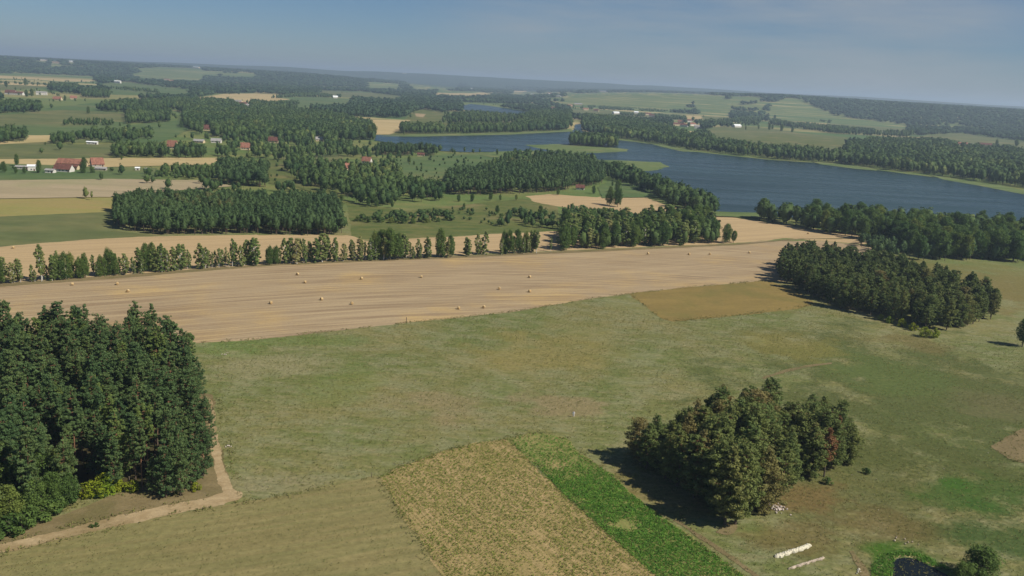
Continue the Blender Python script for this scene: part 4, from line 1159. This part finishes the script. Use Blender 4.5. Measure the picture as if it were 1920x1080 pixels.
for i, (x, y) in enumerate(BALES):
    if i == 0: r = bale
    else:
        r = bale.copy(); COL.objects.link(r)
        for k in bkids:
            c = k.copy(); COL.objects.link(c); c.parent = r
    X, Y = G(x, y + 1)
    r.location = (X, Y, 0.06); r.scale = (.8,) * 3; r.rotation_euler = (0, 0, [0.4, 1.9, 1.2, 2.6][i % 4] + .2 * i)
    tag(r, 'round straw bale on the stubble, %s counted from the left' % ordn(BL.index((x, y)) + 1), 'straw bale', 'straw bales on the stubble field')

# ------------------------------------------------------------------ houses
M['roof_o'] = plain('orange_tiles', lin(138, 96, 78), .9, .3, .6)
M['roof_r'] = plain('red_brown_tiles', lin(104, 70, 60), .9, .3, .6)
M['roof_g'] = plain('grey_roofing', lin(150, 146, 140), .8, .15, 1.2)
M['roof_w'] = plain('white_sheet', lin(232, 232, 228), .6, .05, 1.2)
M['wall_w'] = plain('white_render', lin(208, 202, 190), .9, .06, .8)
M['wall_c'] = plain('cream_render', lin(202, 182, 146), .9, .08, .8)
M['wall_g'] = plain('grey_block', lin(168, 160, 146), .9, .12, .8)
M['pane'] = plain('window_glass', lin(52, 60, 70), .15, .1, 1)
M['door'] = plain('door_wood', lin(92, 66, 48), .7, .1, 1)
M['brick'] = plain('chimney_brick', lin(150, 92, 74), .9, .15, 3)

def boxv(x0, x1, y0, y1, z0, z1):
    V = [(x0, y0, z0), (x1, y0, z0), (x1, y1, z0), (x0, y1, z0), (x0, y0, z1), (x1, y0, z1), (x1, y1, z1), (x0, y1, z1)]
    F = [(3, 2, 1, 0), (4, 5, 6, 7), (0, 1, 5, 4), (1, 2, 6, 5), (2, 3, 7, 6), (3, 0, 4, 7)]
    return V, F
def box(name, b, mat, parent):
    V, F = boxv(*b); return mk(name, V, F, mat, parent)

def house(x, y, L, W, hw, hr, rot, roof, wall, label, name='farmhouse', cat='house', group=None, chim=1, nwin=3, fine=True):
    if not group or 'cottages' in group: L *= .85; W *= .85
    X, Y = G(x, y)
    X, Y = X, Y + W / 2
    r = empty(name, (X, Y, float(HZ(X, Y))), rot)
    a, b = L / 2, W / 2
    V = [(-a, -b, -.3), (a, -b, -.3), (a, b, -.3), (-a, b, -.3), (-a, -b, hw), (a, -b, hw), (a, b, hw), (-a, b, hw), (-a, 0, hw + hr), (a, 0, hw + hr)]
    F = [(0, 1, 5, 4), (1, 2, 6, 9, 5), (2, 3, 7, 6), (3, 0, 4, 8, 7)]
    mk('wall', V, F, M[wall], r)
    o = .5; t = .22; e = hr / b
    zo = hw - o * e + .03
    V = [(-a - o, -b - o, zo), (a + o, -b - o, zo), (a + o, 0, hw + hr + .03), (-a - o, 0, hw + hr + .03), (a + o, b + o, zo), (-a - o, b + o, zo)]
    V += [(p[0], p[1], p[2] + t) for p in V]
    F = [(0, 3, 2, 1), (3, 5, 4, 2), (6, 7, 8, 9), (9, 8, 10, 11), (0, 1, 7, 6), (1, 2, 8, 7), (2, 4, 10, 8), (4, 5, 11, 10), (5, 3, 9, 11), (3, 0, 6, 9)]
    rf = mk('roof', V, F, M[roof], r)
    for k in range(chim):
        cx = -a * .4 + k * a
        box('chimney', (cx - .35, cx + .35, .3, 1.0, hw + hr * .5, hw + hr + 1.0), M['brick'], rf)
    if fine:
        for k in range(nwin):
            cx = -a + L * (k + .7) / (nwin + .6)
            wd = box('window', (cx - .65, cx + .65, -b - .07, -b + .02, 1.0, 2.2), M['wall_w'], r)
            box('pane', (cx - .52, cx + .52, -b - .09, -b - .03, 1.12, 2.08), M['pane'], wd)
        dx = a - 1.3
        box('door', (dx - .5, dx + .5, -b - .08, -b + .02, -.1, 2.05), M['door'], r)
    return tag(r, label, cat, group)

g1, g2, g3 = 'buildings of the left farmstead', 'cottages among the trees', 'houses of the far villages'
# left farmstead
house(131, 313, 24, 9, 3.2, 3.6, -.03, 'roof_o', 'wall_c', 'long cream barn with a faded orange tile roof behind the farmhouse', 'barn', 'barn', g1, 0, 4)
house(116, 323, 14, 8, 2.8, 3.8, -.05, 'roof_r', 'wall_w', 'white farmhouse with a dark red-brown roof on the left fields', 'farmhouse', 'house', g1, 1, 4)
house(139, 319, 5.5, 5, 3.2, 1.2, 0, 'roof_r', 'wall_c', 'small cream annex at the right end of the dark roofed farmhouse', 'farm_annex', 'outbuilding', g1, 0, 1)
house(177, 313, 10, 11, 2.6, 5.2, .6, 'roof_o', 'wall_g', 'farm building with the brightest orange roof, right of the barn', 'barn', 'barn', g1, 0, 2)
house(188, 320, 9, 4, 2.0, 1.0, .1, 'roof_g', 'wall_g', 'low grey shed to the right of the bright orange roof', 'shed', 'shed', g1, 0, 1)
house(92, 325, 7, 5, 2.6, .9, 0, 'roof_g', 'wall_w', 'low pale shed left of the dark roofed farmhouse', 'shed', 'shed', g1, 0, 1)
house(57, 321, 6, 5, 4.2, 1.0, .5, 'roof_w', 'wall_w', 'tall white shed between trees left of the farmstead', 'shed', 'shed', g1, 0, 1)
house(40, 318, 10, 4, 2.4, .8, .2, 'roof_g', 'wall_g', 'low grey roofed shed under the farmstead trees', 'shed', 'shed', g1, 0, 1)
# far left farm
house(18, 177, 24, 12, 4.5, 6, .05, 'roof_r', 'wall_w', 'white farmhouse with a red roof at the far left', 'farmhouse', 'house', g3, 1, 4)
house(30, 178, 34, 10, 5, 3, -.1, 'roof_r', 'wall_w', 'long white farm wing in front of the far left red roof', 'barn', 'barn', g3, 0, 5)
house(76, 178, 24, 12, 6, 2.5, .3, 'roof_g', 'wall_w', 'bright white house right of the far left farm', 'farmhouse', 'house', g3, 0, 3)
house(106, 188, 18, 10, 3, 5, 0, 'roof_o', 'wall_c', 'cottage with a dull orange roof beside a dark tree, left one', 'cottage', 'house', g3, 1, 3)
house(136, 186, 14, 10, 3, 5, .5, 'roof_o', 'wall_c', 'cottage with a bright orange roof beside a dark tree, right one', 'cottage', 'house', g3, 1, 2)
house(172, 271, 14, 4, 2.8, .7, 0, 'roof_w', 'wall_w', 'long low white trailer shed on the olive field strip', 'shed', 'shed', None, 0, 2)
house(257, 320, 4, 3, 2.4, .6, .3, 'roof_w', 'wall_w', 'small white hut alone on the green strip by the farmstead', 'hut', 'hut', None, 0, 1)
house(275, 320, 4, 2.6, 1.6, .6, .1, 'roof_g', 'wall_g', 'small grey hut right of the white hut', 'hut', 'hut', None, 0, 1)
house(321, 279, 12, 10, 3, 6, 0, 'roof_o', 'wall_c', 'orange roofed cottage sunk in the dense block of trees', 'cottage', 'house', g2, 1, 3)
house(458, 281, 12, 10, 3, 5, .2, 'roof_o', 'wall_c', 'orange roofed cottage under the central wood', 'cottage', 'house', g2, 1, 3)
house(389, 245, 15, 10, 3, 5, .1, 'roof_r', 'wall_c', 'red roofed cottage at the left end of the central wood', 'cottage', 'house', g2, 1, 3)
house(372, 268, 15, 7, 2.4, 2, -.1, 'roof_g', 'wall_c', 'long low grey roofed shed in the strip of gardens, left one', 'shed', 'shed', g2, 0, 3)
house(404, 268, 14, 8, 2.6, 2.8, .1, 'roof_g', 'wall_w', 'low pale roofed shed in the strip of gardens, right one', 'shed', 'shed', g2, 0, 3)
house(512, 268, 15, 9, 3, 4.5, 0, 'roof_r', 'wall_c', 'dark red roofed house hidden in the central wood', 'cottage', 'house', g2, 1, 3)
house(598, 265, 12, 7, 3, 3, .3, 'roof_g', 'wall_c', 'grey roofed house at the clearing left of the lake', 'cottage', 'house', g2, 1, 3)
house(650, 320, 8, 8, 3, 4, .9, 'roof_o', 'wall_c', 'orange-red roofed cottage in the mixed wood, left and nearer one', 'cottage', 'house', g2, 1, 2)
house(687, 307, 11, 8, 3, 4, -.2, 'roof_o', 'wall_w', 'orange roofed cottage in the mixed wood, right and farther one', 'cottage', 'house', g2, 1, 3)
house(789, 293, 10, 5, 2.4, 1.5, 0, 'roof_r', 'wall_c', 'small brown boathouse below the dark conifers by the lake', 'boathouse', 'shed', None, 0, 2)
house(1088, 356, 9, 6, 2.2, 2.2, -.1, 'roof_r', 'wall_w', 'brown roofed cabin at the edge of the central pine wood', 'cabin', 'house', None, 1, 2)
rn = {'roof_r': 'red roofed', 'roof_o': 'orange roofed', 'roof_g': 'grey roofed', 'roof_w': 'white roofed'}
def side(x, y):
    if y < 160: return 'on the horizon fields'
    if x < 500: return 'in the far left hamlet'
    if x < 940: return 'among the far central fields'
    if x < 1240: return 'in the village beyond the lake'
    if x < 1340: return 'in the hamlet right of the lake'
    if x < 1500: return 'on the big field beyond the lake'
    return 'of the red farm on the far right'
cnt = {}
for v in sorted(vill):
    k = (rn[v[3]], side(v[0], v[1])); cnt.setdefault(k, []).append(v)
for i, (x, y, L, rf, wl) in enumerate(vill):
    k = (rn[rf], side(x, y)); n = cnt[k].index((x, y, L, rf, wl)) + 1
    tot = len(cnt[k])
    lab = '%s building %s' % k + ('' if tot == 1 else ', %s from the left' % ordn(n))
    big = y < 172
    house(x, y, L, L * (.3 if big else .45), 5 if not big else 8, (3.5 if not big else 3), [0, .3, -.3, .6][i % 4] * (0 if L > 60 else 1), rf, wl, lab, 'village_house', 'house', g3, 1 if L < 40 else 0, 3, fine=True)

# chimneys of a far works on the horizon
for i, x in enumerate((1130, 1139, 1147, 1152)):
    X, Y = G(x, 166); z = float(HZ(X, Y))
    r = empty('smokestack', (X, Y, z))
    V, T = tube([(0, 0, -1), (0, 0, 40), (0, 0, 62 + 4 * i)], [3.2, 2.5, 2.0], 12)
    mk('shaft', V, T, M['wall_w'], r, smooth=True)
    V, T = tube([(0, 0, 62 + 4 * i), (0, 0, 64 + 4 * i)], [2.4, 2.4], 12)
    mk('rim', V, T, M['roof_r'], r)
    tag(r, 'thin pale smokestack on the horizon, %s from the left' % ordn(i + 1), 'smokestack', 'smokestacks on the horizon')

# ------------------------------------------------------------------ foreground things
M['pale'] = plain('pale_rubble', lin(206, 198, 172), .9, .15, 2)
M['pale2'] = plain('greyish_pale_rubble', lin(176, 160, 140), .9, .15, 2)
M['post'] = plain('grey_wood', lin(112, 100, 84), .9, .15, 3)
M['rubw'] = plain('white_rubble', lin(190, 176, 164), .9, .25, 3)

def ridge(name, p0, p1, wdt, hgt, mat, label, seed):
    """long low heap of blocks laid end to end: one lumpy continuous body"""
    a, b = np.array(G(*p0)), np.array(G(*p1)); L = np.hypot(*(b - a)); n = int(L / .25)
    rng = np.random.default_rng(seed)
    V, F = [], []
    k = 7
    wob = 0
    for i in range(n + 1):
        t = i / n; e = min(1, min(i, n - i) / 2 + .25)
        blk = .9 + .28 * math.sin(i * 1.9) * rng.random()
        wob = wob * .8 + rng.normal() * .04
        for j in range(k):
            an = math.pi * j / (k - 1)
            yy = -math.cos(an) * wdt / 2 * e * blk + wob + (.12 * math.sin(i * .8) if j < 2 else 0)
            V.append((t * L, yy, max(0, math.sin(an)) ** .6 * hgt * e * (blk + rng.normal() * .06) - (.05 if j in (0, k - 1) else 0)))
    for i in range(n):
        for j in range(k - 1):
            q = i * k + j; F.append((q, q + k, q + k + 1, q + 1))
    F.append(tuple(range(k))); F.append(tuple(n * k + j for j in reversed(range(k))))
    o = mk(name, V, F, mat)
    o.location = (a[0], a[1], .1); o.rotation_euler = (0, 0, math.atan2(b[1] - a[1], b[0] - a[0]))
    return tag(o, label, 'rubble ridge')
ridge('rubble_ridge', (1453, 1046), (1520, 1023), 1.25, .55, M['pale'], 'thick whitish ridge of rubble in the grass, upper and wider one', 1)
ridge('rubble_ridge', (1478, 1068), (1546, 1046), .6, .35, M['pale2'], 'thin greyish ridge of rubble in the grass, lower one', 2)

def stones(name, cx, cy, spread, n, smin, smax, mat, label, cat, seed):
    rng = np.random.default_rng(seed)
    X0, Y0 = G(cx, cy)
    parts = []
    for i in range(n):
        s = rng.uniform(smin, smax)
        k = 1 + .5 * (rng.random(12) - .5)
        B = IV[:12] * k[:, None] * s * rng.uniform(.6, 1.2, 3)
        p = rng.normal(size=2) * spread
        B = B + [p[0], p[1], s * .35 + .1]
        parts.append((B, ICO20))
    if n > 30 and smax < .2:
        V, T = join(parts)
        o = link_mesh(name, fast_mesh(name, V, T, [mat]))
    else:
        o = empty(name, (X0, Y0, 0))
        for V, T in parts: link_mesh('stone', fast_mesh('stone', V, T, [mat]), o)
    o.location = (X0, Y0, 0)
    return tag(o, label, cat)
ICO20 = np.array([(0, 11, 5), (0, 5, 1), (0, 1, 7), (0, 7, 10), (0, 10, 11), (1, 5, 9), (5, 11, 4), (11, 10, 2), (10, 7, 6), (7, 1, 8), (3, 9, 4), (3, 4, 2), (3, 2, 6), (3, 6, 8), (3, 8, 9), (4, 9, 5), (2, 4, 11), (6, 2, 10), (8, 6, 7), (9, 8, 1)])
stones('rubble_pile', 1459, 954, 1.1, 60, .1, .32, M['rubw'], 'scattered pile of whitish rubble at the foot of the meadow clump', 'rubble pile', 3)
stones('stone_heap', 432, 839, .45, 8, .12, .3, M['rubw'], 'small white heap of stones beside the dirt track on the meadow', 'stone heap', 4)
stones('stone_heap', 422, 664, .8, 9, .1, .22, M['rubw'], 'pale stones at the upper left corner of the meadow', 'stone heap', 5)
stones('stone_heap', 1692, 1017, 1.3, 9, .12, .26, M['pale2'], 'pale stones strewn behind the pond', 'stone heap', 6)
stones('stone_heap', 1616, 1073, .7, 8, .12, .28, M['pale'], 'pale stones on the sandy track left of the pond', 'stone heap', 7)
o = stones('meadow_stones', 1500, 850, 26, 60, .06, .16, M['rubw'], 'small pale stones scattered over the meadow around the clump', 'stones', 8); o['kind'] = 'stuff'
o = stones('meadow_flowers', 800, 760, 26, 45, .05, .12, M['rubw'], 'white specks of flowers and stones over the middle meadow', 'flowers', 9); o['kind'] = 'stuff'

def post(x, y, h, r_, label, group=None):
    X, Y = G(x, y)
    V, T = tube([(0, 0, -.2), (0, 0, h * .5), (.02, 0, h)], [r_, r_ * .95, r_ * .9], 8)
    T = [tuple(t) for t in T] + [tuple(range(len(V) - 8, len(V)))]
    o = mk('wooden_post', V, T, M['post']); o.location = (X, Y, 0)
    return tag(o, label, 'post', group)
post(243, 916, 3.0, .12, 'bare grey trunk post before the left wood, left one', 'bare posts before the left wood')
post(275, 918, 3.2, .12, 'bare grey trunk post before the left wood, right one', 'bare posts before the left wood')
post(762, 603, 1.8, .16, 'short dark post on the edge between stubble and meadow')
post(697, 894, 1.0, .08, 'pale boundary peg at the corner of the crop field')

# person standing in the meadow
M['skin'] = plain('skin', lin(206, 160, 130), .6, .05, 3)
M['white'] = plain('white_cloth', lin(252, 250, 244), .8, .01, 3)
M['hair'] = plain('brown_hair', lin(84, 62, 46), .7, .1, 5)
def skinned(name, pts, edges, mat, parent, sub=2):
    me = bpy.data.meshes.new(name)
    me.from_pydata([p[:3] for p in pts], edges, []); me.update()
    o = bpy.data.objects.new(name, me); COL.objects.link(o); o.parent = parent
    me.materials.append(mat)
    md = o.modifiers.new('skin', 'SKIN')
    for i, p in enumerate(pts):
        sv = me.skin_vertices[0].data[i]; sv.radius = (p[3], p[4] if len(p) > 4 else p[3]); sv.use_root = (i == 0)
    md.use_smooth_shade = True
    s = o.modifiers.new('sub', 'SUBSURF'); s.levels = sub; s.render_levels = sub
    return o
def person():
    X, Y = G(1075, 782)
    r = empty('person', (X, Y, 0.08), 2.6); r.scale = (1.35, 1.3, 1.1)
    P = [(0, 0, .95, .13, .11), (0, 0, 1.18, .125, .10), (0, -.01, 1.40, .15, .10), (0, 0, 1.50, .06), (0, .01, 1.57, .085), (0, .015, 1.67, .095), (0, .01, 1.735, .06)]
    E = [(0, 1), (1, 2), (2, 3), (3, 4), (4, 5), (5, 6)]
    for s in (-1, 1):
        b = len(P)
        P += [(s * .10, 0, .88, .09), (s * .11, .01, .50, .06), (s * .12, -.01, .09, .04), (s * .13, .12, .035, .03)]
        E += [(0, b), (b, b + 1), (b + 1, b + 2), (b + 2, b + 3)]
        b = len(P)
        P += [(s * .19, 0, 1.42, .05), (s * .25, .0, 1.15, .04), (s * .27, .06, .90, .027), (s * .275, .075, .83, .03, .016)]
        E += [(2, b), (b, b + 1), (b + 1, b + 2), (b + 2, b + 3)]
        h = b + 3
        for q, (dy, L) in enumerate(((-.03, .06), (-.01, .075), (.01, .08), (.03, .072))):
            c = len(P)
            P += [(s * .278, .075 + dy, .78, .009), (s * .27, .08 + dy, .78 - L, .008)]
            E += [(h, c), (c, c + 1)]
        c = len(P)
        P += [(s * .262, .11, .82, .010), (s * .25, .125, .78, .009)]
        E += [(h, c), (c, c + 1)]
    skinned('body', P, E, M['skin'], r)
    T = [(0, 0, .86, .165, .135), (0, 0, 1.0, .15, .13), (0, 0, 1.18, .145, .125), (0, -.01, 1.40, .17, .12), (0, 0, 1.47, .08)]
    TE = [(0, 1), (1, 2), (2, 3), (3, 4)]
    for s in (-1, 1):
        b = len(T); T += [(s * .19, 0, 1.42, .07), (s * .245, 0, 1.17, .062), (s * .262, .05, .95, .05)]; TE += [(3, b), (b, b + 1), (b + 1, b + 2)]
    skinned('shirt', T, TE, M['white'], r)
    T = [(0, 0, .93, .15, .125)]; TE = []
    for s in (-1, 1):
        b = len(T); T += [(s * .10, 0, .84, .105), (s * .11, .01, .50, .08), (s * .12, -.01, .11, .065)]; TE += [(0, b), (b, b + 1), (b + 1, b + 2)]
    skinned('trousers', T, TE, M['white'], r)
    skinned('hair', [(0, -.03, 1.64, .085), (0, -.015, 1.72, .095), (0, .02, 1.775, .06)], [(0, 1), (1, 2)], M['hair'], r)
    skinned('nose', [(0, .1, 1.66, .014), (0, .118, 1.635, .014)], [(0, 1)], M['skin'], r, 1)
    for s in (-1, 1): skinned('eye', [(s * .032, .088, 1.675, .009), (s * .032, .094, 1.675, .009)], [(0, 1)], M['hair'], r, 1)
    return tag(r, 'person dressed all in white standing in the open meadow', 'person')
person()

# ------------------------------------------------------------------ crop plants and grass (uncountable)
M['beanleaf'] = leaf_material('bean_leaves', lin(140, 148, 70), lin(116, 132, 56), lin(176, 164, 96), .3, True)
M['greenleaf'] = leaf_material('green_crop_leaves', lin(90, 136, 50), lin(106, 146, 58), lin(138, 156, 76), .3, True)
M['grassblade'] = leaf_material('grass_blades', lin(112, 118, 62), lin(140, 130, 84), lin(96, 116, 50), .3, True)
def tufts(name, px, dens, size, mat, label, cat, seed, nb=5, rows=None, excl=(), thr=None, flat=.5, keep=None):
    P = np.array([G(*p) for p in px]); rng = np.random.default_rng(seed)
    lo, hi = P.min(0), P.max(0)
    n = int((hi[0] - lo[0]) * (hi[1] - lo[1]) * dens)
    X = rng.uniform(lo[0], hi[0], n); Y = rng.uniform(lo[1], hi[1], n)
    if rows:
        a, per = rows
        v = -X * math.sin(a) + Y * math.cos(a); u = X * math.cos(a) + Y * math.sin(a)
        v = np.round(v / per) * per + rng.normal(size=n) * per * .27
        X = u * math.cos(a) - v * math.sin(a); Y = u * math.sin(a) + v * math.cos(a)
    ok = pip(X, Y, [tuple(p) for p in P])
    if thr: ok &= fbm(X / thr[0] + seed, Y / thr[0], seed) + .25 * rng.random(n) > thr[1]
    for q in excl: ok &= ~pip(X, Y, [G(*p) for p in q])
    u, v = PX(X, Y); ok &= (u > -60) & (u < 1980) & (v < 1140)
    if keep: ok &= rng.random(n) < keep(u, v)
    X, Y = X[ok], Y[ok]; n = len(X)
    s = size * rng.uniform(.5, 1.5, n)
    C = np.stack([np.repeat(X, nb), np.repeat(Y, nb), np.repeat(s * .55 + .12, nb)], -1) + rng.normal(size=(n * nb, 3)) * (np.repeat(s, nb) * .4)[:, None] * [1, 1, .5]
    C[:, 2] = np.maximum(C[:, 2], .1)
    V, T = cards(C, np.tile([0, 0, flat], (len(C), 1)).astype(float), np.repeat(s, nb) * .45, rng)
    me = fast_mesh(name, V, T, [mat], None, np.repeat(rng.random(n), nb * 3))
    print(name, n)
    return tag(link_mesh(name, me), label, cat, None, 'stuff')
tufts('bean_plants', CROP, 7, .22, M['beanleaf'], 'sparse yellowing crop plants in rows on the pale field', 'crop plants', 31, rows=(-1.03, .9), thr=(9, .42))
tufts('green_crop_plants', GREENC, 24, .26, M['greenleaf'], 'dense bright green crop strip beside the pale field', 'crop plants', 32, thr=(6, .37), keep=lambda u, v: np.interp(v, [815, 870, 905, 1000, 1080], [.12, .3, .95, .95, .6]))
MEAD = [(376, 650), (740, 612), (1120, 560), (1240, 600), (1530, 572), (1640, 602), (1750, 640), (1960, 610), (1960, 1120), (1460, 1120), (1180, 915), (1060, 812), (950, 818), (700, 892), (440, 935), (400, 800)]
tufts('meadow_grass', MEAD, 1.6, .26, M['grassblade'], 'short patchy meadow grass in the foreground', 'grass', 33, nb=3, thr=(14, .45))
tufts('mown_grass', [(-60, 1050), (450, 945), (700, 898), (740, 965), (850, 1110), (-60, 1140)], 1.5, .18, M['grassblade'], 'short dry grass of the mown field at the lower left', 'grass', 34, nb=3, thr=(10, .5))
tufts('pond_grass', [(1632, 1110), (1634, 1062), (1655, 1042), (1690, 1034), (1722, 1039), (1757, 1055), (1790, 1072), (1745, 1062), (1700, 1043), (1678, 1048), (1668, 1110)], 16, .3, M['greenleaf'], 'lush bright green grass ringing the pond', 'grass', 35)

def margin(lines, wdt, dens, size, seed):
    rng = np.random.default_rng(seed); C, SZ = [], []
    for px in lines:
        P = [np.array(G(*p)) for p in px]
        for a, b in zip(P, P[1:]):
            L = np.hypot(*(b - a)); n = int(L * wdt * dens)
            t = rng.random(n)[:, None]; nn = np.array([-(b - a)[1], (b - a)[0]]) / L
            q = a + (b - a) * t + nn * rng.normal(size=(n, 1)) * wdt * .5
            q = q[fbm(q[:, 0] / 4, q[:, 1] / 4, seed) > .42]
            C.append(q); SZ.append(size * rng.uniform(.4, 1.5, len(q)))
    q = np.repeat(np.vstack(C), 4, 0); sz = np.repeat(np.concatenate(SZ), 4)
    P3 = np.stack([q[:, 0], q[:, 1], sz * .5 + .12], -1) + rng.normal(size=(len(q), 3)) * sz[:, None] * [.5, .5, .2]
    V, T = cards(P3, np.tile([0, 0, .5], (len(P3), 1)), sz * .5, rng)
    me = fast_mesh('margin_weeds', V, T, [M['grassblade']], None, np.repeat(rng.random(len(P3)), 3))
    return tag(link_mesh('margin_weeds', me), 'rough weeds growing along the edges between the fields', 'weeds', None, 'stuff')
margin([[(712, 895), (745, 958), (790, 1022), (835, 1080), (860, 1110)], [(712, 895), (760, 872), (830, 846), (900, 830), (950, 822), (1000, 812), (1060, 820), (1085, 850), (1150, 893), (1180, 925), (1260, 985), (1340, 1040), (1400, 1085)],
        [(950, 822), (1010, 880), (1060, 930), (1120, 985), (1200, 1055)], [(440, 945), (560, 925), (700, 893)], [(0, 1040), (200, 992), (400, 952)], [(0, 1018), (200, 970), (390, 931)],
        [(378, 643), (480, 637), (740, 608), (960, 585), (1120, 558), (1300, 538), (1440, 526)], [(1180, 551), (1210, 575), (1240, 597), (1260, 603), (1400, 590), (1530, 571)],
        [(410, 745), (428, 830), (444, 905)], [(1858, 838), (1885, 820), (1925, 802)], [(1858, 838), (1890, 860), (1925, 870)], [(0, 1000), (130, 955), (200, 925), (330, 930), (380, 890)]], 1.6, 3.5, .3, 91)

# ------------------------------------------------------------------ haze
b = bpy.data.materials.new('haze_air'); b.use_nodes = True
b.node_tree.nodes.clear()
pv = b.node_tree.nodes.new('ShaderNodeVolumePrincipled'); mo = b.node_tree.nodes.new('ShaderNodeOutputMaterial')
b.node_tree.links.new(pv.outputs[0], mo.inputs['Volume'])
pv.inputs['Color'].default_value = (.70, .86, 1.0, 1)
pv.inputs['Density'].default_value = 1.05e-4
pv.inputs['Anisotropy'].default_value = 0.2
V, F = boxv(-29000, 29000, -29000, 29000, -2, 215)
hz = mk('haze', V, F, b)
hz['kind'] = 'stuff'
tag(hz, 'thin blue summer haze over the distant land', 'haze')
